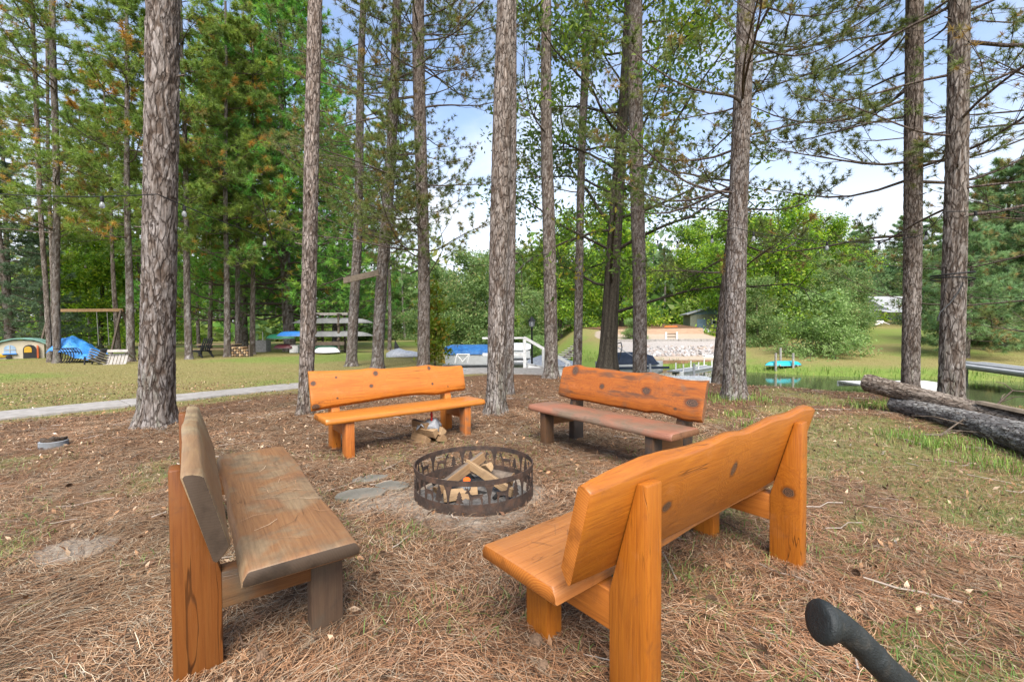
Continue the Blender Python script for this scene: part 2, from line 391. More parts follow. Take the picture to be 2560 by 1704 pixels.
gx = axis_grid(-500, 500, -7, 8, .12, 1.06); gy = axis_grid(-300, 700, 1.2, 9.5, .12, 1.055)
GX, GY = np.meshgrid(gx, gy)
GZ = hz(GX, GY)
# what covers the ground: needles, lawn, bare dirt, sand (real differences of the soil)
def path_line(t):                   # centre of the concrete path
    P = np.array([(-11.2, 3.1), (-7.77, 6.6), (-4.95, 10.0), (-2.2, 12.6), (-.75, 13.4)]); return P
PATH = path_line(0)
def path_d(x, y):
    d = np.full(np.shape(x), 1e9); s = np.zeros(np.shape(x))
    for (ax, ay), (bx, by) in zip(PATH[:-1], PATH[1:]):
        ex, ey = bx-ax, by-ay; t = np.clip(((x-ax)*ex+(y-ay)*ey)/(ex*ex+ey*ey), 0, 1); q = np.hypot(x-ax-t*ex, y-ay-t*ey)
        c = ex*(y-ay) - ey*(x-ax); m = q < d; d = np.where(m, q, d); s = np.where(m, np.sign(c), s)
    return d*s                      # positive on the far (left) side
def lawn_mask(x, y):
    pd = path_d(x, y); n = (fbm(x, y, 3, .5, 4)-.5)
    m = sstep(pd + n*1.6, -1.5, -.4)                       # grass creeps over from the path
    m = np.maximum(m*.85, sstep(pd, -.3, .5))
    edge = sstep(poly_sd(x, y, WATER) + n*1.5, 2.0, .6)     # green fringe at the water
    m = np.maximum(m, edge*(y > 5))
    rightp = sstep(fbm(x, y, 9, .9, 4) + .10*np.clip(x-1.0, 0, 3) - .03*np.clip(y-1.5, 0, 9), .48, .72)*.75*(x > .1)
    m = np.maximum(m, rightp)
    leftp = sstep(fbm(x, y, 14, 1.3, 4), .50, .72)*.6*(y < 4.5)
    m = np.maximum(m, leftp); m = np.maximum(m, sstep(fbm(x, y, 19, 2.1, 3), .45, .7)*.30*(y < 5))
    return np.clip(np.maximum(m, far_side(x, y)), 0, 1)
def green_mask(x, y):
    d = poly_sd(x, y, WATER)
    g = sstep(fbm(x, y, 31, .25, 4), .42, .68)*.75
    g = np.maximum(g, sstep(d, 3.2, .8)*far_side(x, y))
    g = np.maximum(g, sstep(np.hypot(x+5, y-44), 14, 5))
    return np.clip(g, 0, 1)
PIT = (-.30, 3.40)
def dirt_mask(x, y):
    n = (fbm(x, y, 41, 2.2, 3)-.5)
    m = sstep(np.hypot(x-PIT[0], y-PIT[1]) + n*.5, 1.1, .3)*.85
    m = np.maximum(m, sstep(np.hypot((x+2.55), (y-2.55)*1.6) + n*.5, .42, .12))       # pale sandy patch by the left bench
    m = np.maximum(m, sstep(np.hypot((x+.95), (y-3.25)*1.3) + n*.5, .6, .15)*.8)
    m = np.maximum(m, sstep(np.hypot((x-.9), (y-4.4)*1.2) + n*.6, .7, .2)*.45)
    return m
def sand_mask(x, y):                # beach on the far bank
    return sstep(np.hypot((x-9.4)/3.7, (y-30.0)/6.2), 1.05, .9)
lawn = lawn_mask(GX, GY); green = green_mask(GX, GY); dirt = np.maximum(dirt_mask(GX, GY), sand_mask(GX, GY))
ny, nx = GX.shape
vid = np.arange(nx*ny).reshape(ny, nx)
quads = np.stack([vid[:-1, :-1], vid[:-1, 1:], vid[1:, 1:], vid[1:, :-1]], -1).reshape(-1, 4)
gme = mesh_np('ground', np.stack([GX, GY, GZ], -1).reshape(-1, 3), [quads], np.stack([lawn, green, dirt], -1).reshape(-1, 3), smooth=True)
def ground_mat():
    t = NT('ground_mat'); P = t.world(); a = t.attr(); sp = t.n('SeparateColor'); t.l(a, sp.inputs[0])
    lw, gr, di = sp.outputs
    f1 = t.noise(P, 26, 8, .72); f2 = t.noise(P, 4.2, 6, .6); f3 = t.noise(P, 90, 4, .7)
    # fallen needles
    nd = t.ramp(f1, [(.25, (.034, .02, .014)), (.45, (.115, .064, .038)), (.6, (.22, .122, .07)), (.8, (.36, .22, .135))])
    nd = t.mix(t.maprange(f2, .45, .75, 0, .6), nd, (.12, .085, .055))
    nd = t.mix(t.maprange(t.noise(P, 1.1, 5, .6), .5, .72, 0, .5), nd, (.10, .085, .045))
    # dry and green grass
    gd = t.ramp(t.noise(P, 40, 8, .75), [(.25, (.075, .062, .024)), (.5, (.215, .185, .072)), (.78, (.38, .325, .15))])
    gg = t.ramp(t.noise(P, 46, 8, .75), [(.25, (.05, .075, .018)), (.5, (.15, .21, .045)), (.78, (.28, .37, .10))])
    gk = t.math('ADD', gr, t.math('MULTIPLY', t.math('SUBTRACT', t.noise(P, 1.3, 6, .7), .5), 1.3), clamp=True)
    gs = t.mix(gk, gd, gg)
    so = t.ramp(t.noise(P, 34, 8, .75), [(.25, (.17, .135, .105)), (.55, (.34, .28, .22)), (.8, (.5, .44, .36))])
    m1 = t.maprange(t.math('ADD', lw, t.math('MULTIPLY', t.math('SUBTRACT', t.noise(P, 14, 6, .7), .5), .9)), .3, .7)
    col = t.mix(m1, nd, gs)
    m2 = t.maprange(t.math('ADD', di, t.math('MULTIPLY', t.math('SUBTRACT', t.noise(P, 11, 6, .7), .5), .8)), .35, .75)
    col = t.mix(m2, col, so)
    t.color(col); t.rough(.95, .05); t.bump(t.math('ADD', f1, t.math('MULTIPLY', f3, .4)), .9, .03)
ground_mat()
tag(link('ground', gme, 'ground_mat'), kind='structure')

# water sheet
def water_mat():
    t = NT('water_mat'); P = t.world()
    t.color((.075, .09, .04)); t.p.inputs['Roughness'].default_value = .07; t.p.inputs['IOR'].default_value = 1.33
    t.bump(t.noise(P, 3.5, 3, .5), .04, .05)
water_mat()
mb = MB(); mb.add([(-12, 3, WATER_Z), (60, 3, WATER_Z), (60, 60, WATER_Z), (-12, 60, WATER_Z)], [(0, 1, 2, 3)])
wx = WATER.copy(); c = wx.mean(0)
mb = MB(); mb.add([(x + (x-c[0])*.05, y + (y-c[1])*.05, WATER_Z) for x, y in WATER], [tuple(range(len(WATER)))])
tag(mb.build('water', 'water_mat'), kind='structure')

# concrete path of single slabs
plain('concrete', (.27, .25, .23), .9, .22, 7, bump=.4, dirt=(.17, .145, .115))
path = bpy.data.objects.new('path', None); COL.objects.link(path); tag(path, kind='structure')
segs = []
for a, b in zip(PATH[:-1], PATH[1:]):
    n = max(1, int(round(np.linalg.norm(b-a)/1.55)))
    for i in range(n): segs.append((a+(b-a)*i/n, a+(b-a)*(i+1)/n))
for i, (a, b) in enumerate(segs):
    d = (b-a)/np.linalg.norm(b-a); nr = np.array([-d[1], d[0]]); a2, b2 = a+d*.008, b-d*.008; w = .46
    P = [(*(q), .035 + random.uniform(-.006, .006)) for q in (a2-nr*w, b2-nr*w, b2+nr*w, a2+nr*w)]
    mb = MB().add([(x, y, -.06) for x, y, z in P] + P, [(3, 2, 1, 0), (4, 5, 6, 7), (0, 1, 5, 4), (1, 2, 6, 5), (2, 3, 7, 6), (3, 0, 4, 7)])
    mb.build('slab', 'concrete', path, bevel=.008)
# flat stepping stones sunk beside the fire ring
plain('fieldstone', (.13, .12, .098), .85, .25, 8, bump=.5, dirt=(.20, .13, .085))
for i, (px, py, sx, sy, rz, lab) in enumerate([(830, 1140, .30, .19, .3, 'flat grey-green paving stone sunk in the needles, the nearer one left of the fire ring'),
                                               (905, 1120, .24, .16, -.2, 'flat pale paving stone beside the left side of the fire ring'),
                                               (850, 1104, .24, .13, .5, 'small flat paving stone in the dirt, the one nearest the orange bench')]):
    g = G(px, py); mb = MB(); n = 9; rr = random.Random(i)
    ring = [(sx*.62*math.cos(2*math.pi*k/n)*rr.uniform(.85, 1.1), sy*.62*math.sin(2*math.pi*k/n)*rr.uniform(.85, 1.1)) for k in range(n)]
    mb.prism(ring, (0, 0, -.02), (1, 0, 0), (0, 1, 0), (0, 0, 1), .05)
    o = mb.build('paving_stone', 'fieldstone', bevel=.008); o.location = (g.x, g.y, hz1(g.x, g.y)-.004); o.rotation_euler[2] = rz
    tag(o, lab, 'stone', 'paving stones by the fire ring')

# ------------------------------------------------------------------ benches
OR_L, OR_M, OR_D = (.72, .255, .028), (.60, .185, .016), (.36, .088, .008)
DK_L, DK_M, DK_D = (.50, .165, .022), (.36, .10, .012), (.20, .05, .007)
wood('bench_b_wood', (0.49, 0.185, 0.026), (0.41, 0.138, 0.018), (0.28, 0.078, 0.012), 'x', seed=3.1)
wood('bench_b_back', (0.49, 0.175, 0.024), (0.42, 0.132, 0.016), (0.3, 0.08, 0.011), 'x', seed=1.3, streak=((.34, .10, .012), .55),
     knots=[(.903, .718, .026, .023), (.229, .778, .027, .026), (.294, .644, .021, .019), (.898, .481, .045, .028), (-.452, .798, .020, .022), (-.469, .607, .014, .014), (.666, .764, .012, .010), (.674, .548, .011, .010), (-.679, .558, .006, .012)])
wood('bench_b_post', (0.592, 0.212, 0.026), (0.480, 0.145, 0.017), (0.288, 0.071, 0.012), 'z', seed=5.2)
wood('bench_b_leg', (0.480, 0.172, 0.030), (0.368, 0.110, 0.019), (0.208, 0.055, 0.012), 'z', seed=5.9, weather=((.17, .125, .085), (.10, .075, .055)), wamt=.5, gloss=.5)
wood('bench_c_back', (0.43, 0.135, 0.016), (0.33, 0.09, 0.012), (0.18, 0.042, 0.008), 'x', seed=7.7, streak=((.12, .05, .022), .95),
     knots=[(.695, .79, .045, .05), (.257, .653, .030, .026), (-.311, .665, .046, .034), (-.803, .611, .062, .034), (-.649, .541, .014, .010)],
     weather=((.20, .10, .05), (.14, .075, .045)), wamt=.42, wscale=2.4)
wood('bench_c_seat', (0.31, 0.14, 0.085), (0.25, 0.105, 0.063), (0.15, 0.062, 0.038), 'x', seed=8.8, weather=((.22, .125, .082), (.16, .118, .078)), wamt=.55, gloss=.5)
wood('bench_c_post', (0.13, 0.062, 0.024), (0.085, 0.042, 0.018), (0.045, 0.022, 0.011), 'z', seed=9.1, weather=((.05, .040, .034), (.036, .029, .025)), wamt=.62, gloss=.6)
wood('bench_a_seat', (0.25, 0.13, 0.055), (0.2, 0.098, 0.042), (0.12, 0.055, 0.025), 'x', seed=2.2, weather=((.225, .155, .088), (.15, .105, .062), (.21, .105, .05)), wamt=.52, gloss=.55, wscale=2.6)
wood('bench_a_back', (0.28, 0.175, 0.085), (0.225, 0.132, 0.066), (0.13, 0.072, 0.038), 'x', seed=4.2, weather=((.28, .205, .115), (.19, .135, .08)), wamt=.6, gloss=.55)
wood('bench_a_post', (.175, .066, .015), (0.165, 0.053, 0.01), (0.095, 0.027, 0.006), 'z', seed=6.4)
wood('bench_a_leg', (0.11, 0.066, 0.038), (0.085, 0.05, 0.03), (0.05, 0.03, 0.02), 'z', seed=6.9, weather=((.085, .066, .047), (.11, .075, .043)), wamt=.6, gloss=.6)
wood('bench_a_rail', (0.19, 0.085, 0.027), (0.145, 0.06, 0.019), (0.085, 0.033, 0.012), 'y', seed=6.1, weather=((.085, .064, .045), (.11, .07, .037)), wamt=.45, gloss=.55)
wood('bench_d_back', (0.38, 0.128, 0.011), (0.31, 0.096, 0.009), (0.2, 0.052, 0.006), 'x', seed=3.6, knots=[(.044, .644, .026, .033), (-.478, .609, .030, .020)])
wood('bench_d_seat', (0.42, 0.17, 0.045), (0.35, 0.13, 0.034), (0.24, 0.078, 0.018), 'x', seed=4.9, gloss=.45)
wood('bench_d_post', (0.39, 0.13, 0.011), (0.32, 0.097, 0.009), (0.19, 0.049, 0.006), 'z', seed=7.4)
wood('bench_d_knotpost', (0.39, 0.13, 0.011), (0.32, 0.097, 0.009), (0.19, 0.049, 0.006), 'z', seed=12.4, knots=[(.06, .40, .030, .026)], face_axis='x')
for nm, sd in (('b', 1.), ('c', 2.), ('d', 3.)):
    cols = {'b': ((.42, .14, .02), (.32, .095, .012), (.18, .05, .008)), 'c': ((.30, .15, .06), (.22, .10, .04), (.11, .05, .02)), 'd': ((.40, .135, .02), (.32, .10, .014), (.2, .055, .008))}[nm]
    wood('bench_%s_rail' % nm, *cols, 'y', seed=sd)

def end_grain(name, light, dark, cx, cz, seed):
    t = NT(name); P = t.n('TexCoord').outputs['Object']; mp = t.n('Mapping'); t.l(P, mp.inputs[0]); mp.inputs['Location'].default_value = (0, -cx, -cz); mp.inputs['Scale'].default_value = (0, 1, 1)
    ln = t.n('VectorMath'); ln.operation = 'LENGTH'; t.l(mp.outputs[0], ln.inputs[0]); d = t.math('ADD', t.math('MULTIPLY', ln.outputs['Value'], 110.), t.math('MULTIPLY', t.noise(P, 14, 4, .6), 2.2))
    f = t.math('ABSOLUTE', t.math('SUBTRACT', t.math('FRACT', d), .5)); col = t.ramp(f, [(.05, dark), (.4, light)])
    col = t.mix(t.maprange(t.noise(P, 9, 5, .65), .45, .7, 0, .75), col, tuple(x*.45 for x in dark)); t.color(col); t.rough(.65, .25); t.bump(t.noise(P, 60, 4, .6), .25, .003)
end_grain('end_a', (.062, .042, .028), (.056, .037, .024), .1, .2, 1); end_grain('end_d', (.40, .135, .02), (.31, .09, .013), .25, .3, 2); end_grain('end_b', (.46, .17, .02), (.33, .10, .011), .3, .2, 3); end_grain('end_c', (.20, .095, .045), (.12, .055, .028), .3, .2, 4)
def give_ends(o, name):
    o.data.materials.append(M[name])
    for p in o.data.polygons:
        if abs(p.normal.x) > .8: p.material_index = 1
def interp(prof, u):
    p = sorted(prof); return float(np.interp(u, [a for a, b in p], [b for a, b in p]))
def smooth_prof(prof, u, w=.035):
    return sum(interp(prof, u + d*w)*k for d, k in ((-1, .25), (0, .5), (1, .25)))
PU, TW, VD, LF0, LF1, S0, S1, HS, TS, ZP = .689, .087, .152, .46, .589, .215, .601, .423, .06, .769
def bv(z, side):                     # depth of the leaning backrest's faces at height z
    v0 = .165 if side == 'f' else .120
    return v0 + (z - .484)*(-.087/.31)
def backrest(Lb, ft, fb, bt, bb, seed, n=56, tb=.045):
    rr = random.Random(seed); secs = []
    for i in range(n+1):
        u = -Lb/2 + Lb*i/n
        e = .012 if i in (0, n) else 0
        zft, zfb, zbt, zbb = (smooth_prof(q, u) for q in (ft, fb, bt, bb)); zft -= e*.4; zfb += e*.4
        zft += rr.uniform(-.0012, .0012); zfb += rr.uniform(-.002, .002)
        pts = []
        def fr(z, k): return (u, bv(z, 'b') + tb*(1-k), z)
        r = .010
        mt = (zft+zbt)/2; mbz = (zfb+zbb)/2
        pts = [fr(zfb + r, 0), fr(zfb + (zft-zfb)*.35, 0), fr(zfb + (zft-zfb)*.7, 0), fr(zft - r, 0), fr(zft - r*.2, .14), fr(mt + .002, .5), fr(zbt - r*.2, .86), fr(zbt - r, 1),
               fr(zbb + (zbt-zbb)*.5, 1), fr(zbb + r, 1), fr(zbb + r*.15, .86), fr(mbz - .001, .5), fr(zfb + r*.15, .14)]
        if i in (0, n): pts = [(p[0], p[1], p[2]) for p in pts]
        secs.append(pts)
    def shr(sec, du):                # rounded ends
        c = [sum(p[k] for p in sec)/len(sec) for k in range(3)]
        return [(p[0]+du, c[1]+(p[1]-c[1])*.92, c[2]+(p[2]-c[2])*.988) for p in sec]
    secs = [shr(secs[0], -.006)] + secs + [shr(secs[-1], .006)]
    return MB().loft(secs)
def seat(Ls, seed, n=44, wav=.008, under=.022):
    rr = random.Random(seed); secs = []; ph = [rr.uniform(0, 6) for _ in range(6)]
    def wv(u, k): return wav*(math.sin(u*2.3+ph[k])+.6*math.sin(u*6.1+ph[k+1])+.3*math.sin(u*13+ph[k+2]))
    for i in range(n+1):
        u = -Ls/2 + Ls*i/n; a = S0 + wv(u, 0)*.7; b = S1 + wv(u, 3)*.8; z0 = HS - TS; r = .009
        secs.append([(u, a+r, HS), (u, a + (b-a)*.33, HS+.0015), (u, a + (b-a)*.66, HS+.001), (u, b-r, HS), (u, b, HS-r*.6), (u, b+under*.7, HS-TS*.55), (u, b+under*.55, z0+r*.5), (u, b+under*.3, z0),
                     (u, a-under*.3, z0), (u, a-under*.7, z0+r*.5), (u, a-under*.6, HS-TS*.55), (u, a, HS-r*.6)])
    def shr(sec, du):
        c = [sum(p[k] for p in sec)/len(sec) for k in range(3)]
        return [(p[0]+du, c[1]+(p[1]-c[1])*.985, c[2]+(p[2]-c[2])*.84) for p in sec]
    return MB().loft([shr(secs[0], -.005)] + secs + [shr(secs[-1], .005)])
def bench(key, label, x, y, t, Lb, Ls, prof, mats, seed):
    root = thing('log_bench', label, 'bench', (x, y, 0), R(t), 'benches around the fire ring')
    ft, fb, bt, bb = prof
    give_ends(backrest(Lb, ft, fb, bt, bb, seed, tb={'A': .062, 'D': .054}.get(key, .046)).build('backrest', mats['back'], root, smooth=50), 'end_'+key.lower())
    give_ends(seat(Ls, seed).build('seat', mats['seat'], root, smooth=50), 'end_'+key.lower())
    for k, s in enumerate((-1, 1)):
        u0 = s*PU - TW/2
        zt = ZP + .004*s
        vb = lambda z: bv(z, 'b') - .002
        poly = [(0, -.12), (VD, -.12), (VD, .36), (min(VD, vb(.40)), .40), (vb(.47), .47), (vb(zt), zt), (0, zt)]
        MB().prism(poly, (u0, 0, 0), (0, 1, 0), (0, 0, 1), (1, 0, 0), TW).build('post', mats['post2'] if (k == 1 and 'post2' in mats) else mats['post'], root, bevel=.007, smooth=40)
        MB().box((s*PU, (LF0+LF1)/2, (HS-TS-.002-.12)/2), (TW, LF1-LF0, HS-TS-.002+.12)).build('leg', mats['leg'], root, bevel=.008, smooth=40)
        MB().box((s*PU, (VD+LF0)/2, HS-TS-.072), (TW*.92, LF0-VD+.004, .138)).build('stretcher', mats['rail'], root, bevel=.004, smooth=40)
    return root
Bft = [(0.947, .832), (.774, .824), (.562, .817), (.387, .815), (.265, .829), (.142, .809), (-.097, .808), (-.328, .814), (-.474, .824), (-.569, .802), (-.758, .788), (-.911, .789)]
Bfb = [(0.943, .46), (.851, .467), (.744, .478), (.56, .485), (.365, .494), (.16, .507), (-.056, .516), (-.282, .514), (-.434, .5), (-.504, .487), (-.58, .494), (-.709, .509), (-.906, .512)]
Cft = [(.914, .806), (.784, .834), (.675, .848), (.595, .826), (.381, .826), (.199, .825), (.024, .811), (-.189, .814), (-.325, .836), (-.406, .815), (-.529, .801), (-.663, .790), (-.796, .792), (-.901, .803)]
Cfb = [(.922, .496), (.683, .48), (.47, .486), (.292, .481), (.056, .476), (-.159, .48), (-.262, .478), (-.342, .470), (-.415, .493), (-.499, .492), (-.635, .477), (-.764, .464), (-.899, .474)]
Dbt = [(-.952, .789), (-.832, .792), (-.67, .805), (-.598, .817), (-.425, .806), (-.259, .808), (-.115, .831), (.073, .808), (.344, .829), (.568, .814), (.741, .834), (.968, .809)]
Dft = [(-.941, .808), (-.871, .818), (-.706, .837), (-.575, .835), (-.383, .821), (-.227, .82), (-.075, .83), (.097, .808), (.383, .835), (.604, .826), (.834, .843), (.957, .826)]
Dbb = [(-.96, .470), (-.854, .459), (-.736, .45), (-.416, .446), (-.263, .44), (-.123, .435), (.162, .428), (.686, .432), (.95, .45)]
Dfb = [(u, z+.035) for u, z in Dbb]
Abt = [(-.95, .779), (-.6, .79), (-.187, .802), (.05, .822), (.161, .820), (.35, .800), (.59, .793), (.865, .787)]
Aft = [(u, z-.004) for u, z in Abt]
Afb = [(-.9, .475), (-.4, .49), (0, .478), (.4, .492), (.848, .497)]
Abb = [(u, z-.035) for u, z in Afb]
def off(p, d): return [(u, z+d) for u, z in p]
bench('B', 'bright orange live-edge log bench, left of the two beyond the fire ring', -1.432, 5.223, -141.382, 1.864, 1.845, (Bft, Bfb, off(Bft, .014), off(Bfb, -.028)),
      dict(back='bench_b_back', seat='bench_b_wood', post='bench_b_post', leg='bench_b_leg', rail='bench_b_rail'), 1)
bench('C', 'reddish brown log bench with dark knots, right of the two beyond the fire ring', 1.211, 4.585, 126.381, 1.807, 1.815, (Cft, Cfb, off(Cft, .012), off(Cfb, -.022)),
      dict(back='bench_c_back', seat='bench_c_seat', post='bench_c_post', leg='bench_c_post', rail='bench_c_rail'), 2)
bench('A', 'weathered grey-brown log bench at the left, its end towards the viewer', -1.645, 2.134, -54.135, 1.732, 1.815, (Aft, Afb, Abt, Abb),
      dict(back='bench_a_back', seat='bench_a_seat', post='bench_a_post', leg='bench_a_leg', rail='bench_a_rail'), 3)
bench('D', 'honey coloured log bench in the right foreground, seen from behind', .992, 1.848, 39.344, 1.904, 1.871, (Dft, Dfb, Dbt, Dbb),
      dict(back='bench_d_back', seat='bench_d_seat', post='bench_d_post', post2='bench_d_knotpost', leg='bench_d_post', rail='bench_d_rail'), 4)

# ------------------------------------------------------------------ fire ring
def rust_mat():
    t = NT('rusty_steel'); P = t.coord(); f = t.noise(P, 9, 8, .7); f2 = t.noise(P, 45, 5, .7)
    col = t.ramp(f, [(.3, (.028, .022, .019)), (.5, (.062, .042, .033)), (.68, (.13, .072, .047))])
    col = t.mix(t.maprange(f2, .5, .7, 0, .4), col, (.10, .088, .08)); t.color(col); t.rough(.72, .35); t.p.inputs['Metallic'].default_value = .35; t.bump(f2, .3, .004)
rust_mat()
RR, RH = .452, .25
def bent(poly, s0, z0, sx, sz, flip=False, thick=.004, rad=RR):
    pts = [((1-x if flip else x)*sx + s0, y*sz + z0) for x, y in poly]
    n = len(pts); mb = MB()
    for r in (rad, rad + thick): mb.v += [(r*math.cos(-s/RR), r*math.sin(-s/RR), z) for s, z in pts]
    for tri in geometry.tessellate_polygon([[Vector((a, b, 0)) for a, b in pts]]):
        mb.f.append(tuple(tri)); mb.f.append(tuple(n+i for i in reversed(tri)))
    for i in range(n): mb.f.append((i, (i+1) % n, n+(i+1) % n, n+i))
    return mb
DOE = [(.08, .0), (.13, .0), (.17, .30), (.22, .40), (.52, .38), (.60, .30), (.62, .0), (.67, .0), (.68, .34), (.72, .30), (.74, .0), (.79, .0), (.78, .40), (.80, .55), (.86, .74), (.98, .74), (1.0, .80), (.90, .89), (.89, 1.0), (.83, .90), (.79, .99), (.77, .86), (.70, .66), (.60, .62), (.25, .64), (.10, .62), (.04, .68), (.03, .56), (.09, .46), (.06, .28)]
BUCK = [(.06, .0), (.11, .0), (.15, .28), (.22, .38), (.54, .36), (.60, .28), (.61, .0), (.66, .0), (.67, .30), (.70, .28), (.72, .0), (.77, .0), (.76, .38), (.79, .52), (.84, .66), (.97, .65), (1.0, .70), (.91, .78), (.93, .86), (1.0, .90), (.98, 1.0), (.94, .93), (.89, .90), (.87, .98), (.83, .99), (.84, .88), (.80, .84), (.74, .90), (.73, .99), (.69, .98), (.70, .86), (.77, .78), (.70, .60), (.60, .57), (.22, .59), (.09, .58), (.03, .64), (.03, .52), (.08, .42), (.04, .26)]
FIR = [(.42, 0), (.58, 0), (.58, .12), (.95, .12), (.74, .34), (.88, .34), (.68, .56), (.80, .56), (.62, .76), (.70, .76), (.5, 1.0), (.30, .76), (.38, .76), (.20, .56), (.32, .56), (.12, .34), (.26, .34), (.05, .12), (.42, .12)]
WEDGE = [(.40, 0), (.60, 0), (.64, .4), (.78, .75), (1.0, 1.0), (0, 1.0), (.22, .75), (.36, .4)]
ring = thing('fire_ring', 'rusty steel fire ring with cut-out deer and fir trees between the benches', 'fire ring', (PIT[0], PIT[1], -.004), 0)
def band(z0, z1, name, lip=False):
    n = 96; mb = MB(); secs = []
    for k in range(n):
        a = 2*math.pi*k/n; c, s = math.cos(a), math.sin(a); r0, r1 = RR-.001, RR+.006
        secs.append([(r0*c, r0*s, z0), (r1*c, r1*s, z0), (r1*c, r1*s, z1), (r0*c, r0*s, z1)])
    mb.loft(secs + [secs[0]], cap=False); mb.build(name, 'rusty_steel', ring, smooth=40)
band(-.03, .088, 'base_band'); band(.213, RH, 'rim_band')
circ = 2*math.pi*RR; npan = 10; pw = circ/npan; z0, dz = .086, .13
for k in range(npan):
    s0 = k*pw
    bent(WEDGE, s0 - .034, z0-.002, .068, dz+.002).build('divider', 'rusty_steel', ring)
    if k % 2 == 0:
        bent(BUCK, s0 + .04, z0, .125, dz*.95, flip=k % 4 == 0).build('deer_silhouette', 'rusty_steel', ring)
        bent(FIR, s0 + .172, z0, .065, dz*.72).build('fir_silhouette', 'rusty_steel', ring)
    else:
        bent(FIR, s0 + .035, z0, .075, dz*.98).build('fir_silhouette', 'rusty_steel', ring)
        bent(DOE, s0 + .115, z0, .12, dz*.9, flip=k % 4 == 1).build('deer_silhouette', 'rusty_steel', ring)
# ash bed: stuff
plain('ash', (.12, .11, .10), .95, .5, 30, bump=.8)
mb = MB(); n = 40; rr = random.Random(5)
secs = []
for r, z in ((.44, -.01), (.36, .02), (.25, .045), (.12, .06), (.01, .065)):
    secs.append([(r*math.cos(2*math.pi*k/n), r*math.sin(2*math.pi*k/n), z + rr.uniform(-.012, .012)) for k in range(n)])
mb.loft(secs); o = mb.build('ash', 'ash', smooth=60); o.location = (PIT[0], PIT[1], 0); tag(o, 'grey ash and burnt scraps inside the fire ring', 'ash', kind='stuff')
plain('charcoal', (.018, .017, .016), .95, .5, 30, bump=.8)
rr = random.Random(15)
for i in range(9):
    a_ = rr.uniform(0, 6.28); r_ = rr.uniform(.1, .36); c_ = Vector((PIT[0]+r_*math.cos(a_), PIT[1]+r_*math.sin(a_), .05)); d_ = Vector((rr.uniform(-1, 1), rr.uniform(-1, 1), rr.uniform(-.1, .2))).normalized()*rr.uniform(.05, .11)
    o = MB().tube([c_-d_, c_-d_*.3+Vector((0, 0, .008)), c_+d_*.4, c_+d_], [.012, .02, .018, .009], 6).build('charred_stick', 'charcoal'); tag(o, 'charred black stick end lying in the ash of the fire ring', 'charcoal', 'charred sticks in the fire ring')
wood('split_pale', (.40, .27, .15), (.32, .205, .105), (.20, .12, .06), 'x', gloss=.8, seed=1.)
wood('split_tan', (.28, .175, .09), (.21, .125, .06), (.12, .07, .035), 'x', gloss=.85, seed=2.)
plain('log_bark', (.13, .10, .075), .95, .45, 14, bump=.9)
def split_log(mat, a, b, w, seed, label, group, roll=0., bark=True):
    a, b = Vector(a), Vector(b); d = b - a; L = d.length; rr = random.Random(seed); n = 7
    prof = [(-w*.62, -w*.38), (-w*.3, -w*.56), (w*.08, -w*.60), (w*.42, -w*.46), (w*.66, -w*.2), (w*.08, w*.62)]
    secs = [[(L*i/n, x*(1+rr.uniform(-.06, .06)), z*(1+rr.uniform(-.06, .06))) for x, z in prof] for i in range(n+1)]
    mb = MB().loft(secs); o = mb.build('split_log', mat, None, bevel=.003, seg=1)
    if bark: o.data.materials.append(M['log_bark']); 
    if bark:
        for p in o.data.polygons:
            if p.normal.z < -.55 and abs(p.normal.x) < .5: p.material_index = 1
    q = d.to_track_quat('X', 'Z'); o.location = a; o.rotation_mode = 'QUATERNION'; o.rotation_quaternion = q @ Matrix.Rotation(roll, 4, 'X').to_quaternion()
    return tag(o, label, 'firewood', group)
px, py = PIT; FG = 'firewood in the fire ring'
split_log('split_pale', (px-.06, py+.02, .235), (px+.30, py-.27, .10), .055, 1, 'pale split log leaning down towards the front right inside the fire ring', FG, .6)
split_log('split_tan', (px-.26, py-.22, .09), (px+.06, py+.12, .25), .068, 2, 'tan split log rising from the front left inside the fire ring', FG, 2.4)
split_log('split_pale', (px-.20, py-.26, .075), (px+.04, py-.20, .08), .07, 3, 'short split log end beside the clear bottle in the fire ring', FG, .2)
split_log('split_tan', (px+.10, py+.10, .10), (px+.30, py+.02, .09), .085, 4, 'thick bark-covered split log at the back right of the fire ring', FG, 3.3)
split_log('split_pale', (px-.02, py+.20, .11), (px+.12, py-.02, .21), .06, 5, 'short split log propped at the back of the fire ring', FG, 1.2)
# bottle with orange cap
t = NT('clear_plastic'); t.color((.75, .8, .85)); t.p.inputs['Transmission Weight'].default_value = .75; t.p.inputs['Roughness'].default_value = .25; t.p.inputs['IOR'].default_value = 1.3
plain('orange_plastic', (.75, .10, .01), .4, .1); plain('red_plastic', (.45, .02, .015), .4, .15); plain('grey_film', (.38, .39, .41), .35, .25, 9, bump=.6)
bt = thing('plastic_bottle', 'clear plastic bottle with an orange cap in the fire ring', 'bottle', (px-.045, py-.17, .075), 0); bt.rotation_euler = (R(28), 0, .2); bt.scale = (.72, .72, .6)
mb = MB().lathe([(.02, 0), (.055, .006), (.06, .05), (.062, .09), (.05, .13), (.028, .15), (.022, .165)], 18); mb.build('body', 'clear_plastic', bt, smooth=50)
MB().lathe([(.034, .155), (.037, .160), (.037, .195), (.032, .2)], 18).build('cap', 'orange_plastic', bt, smooth=40)

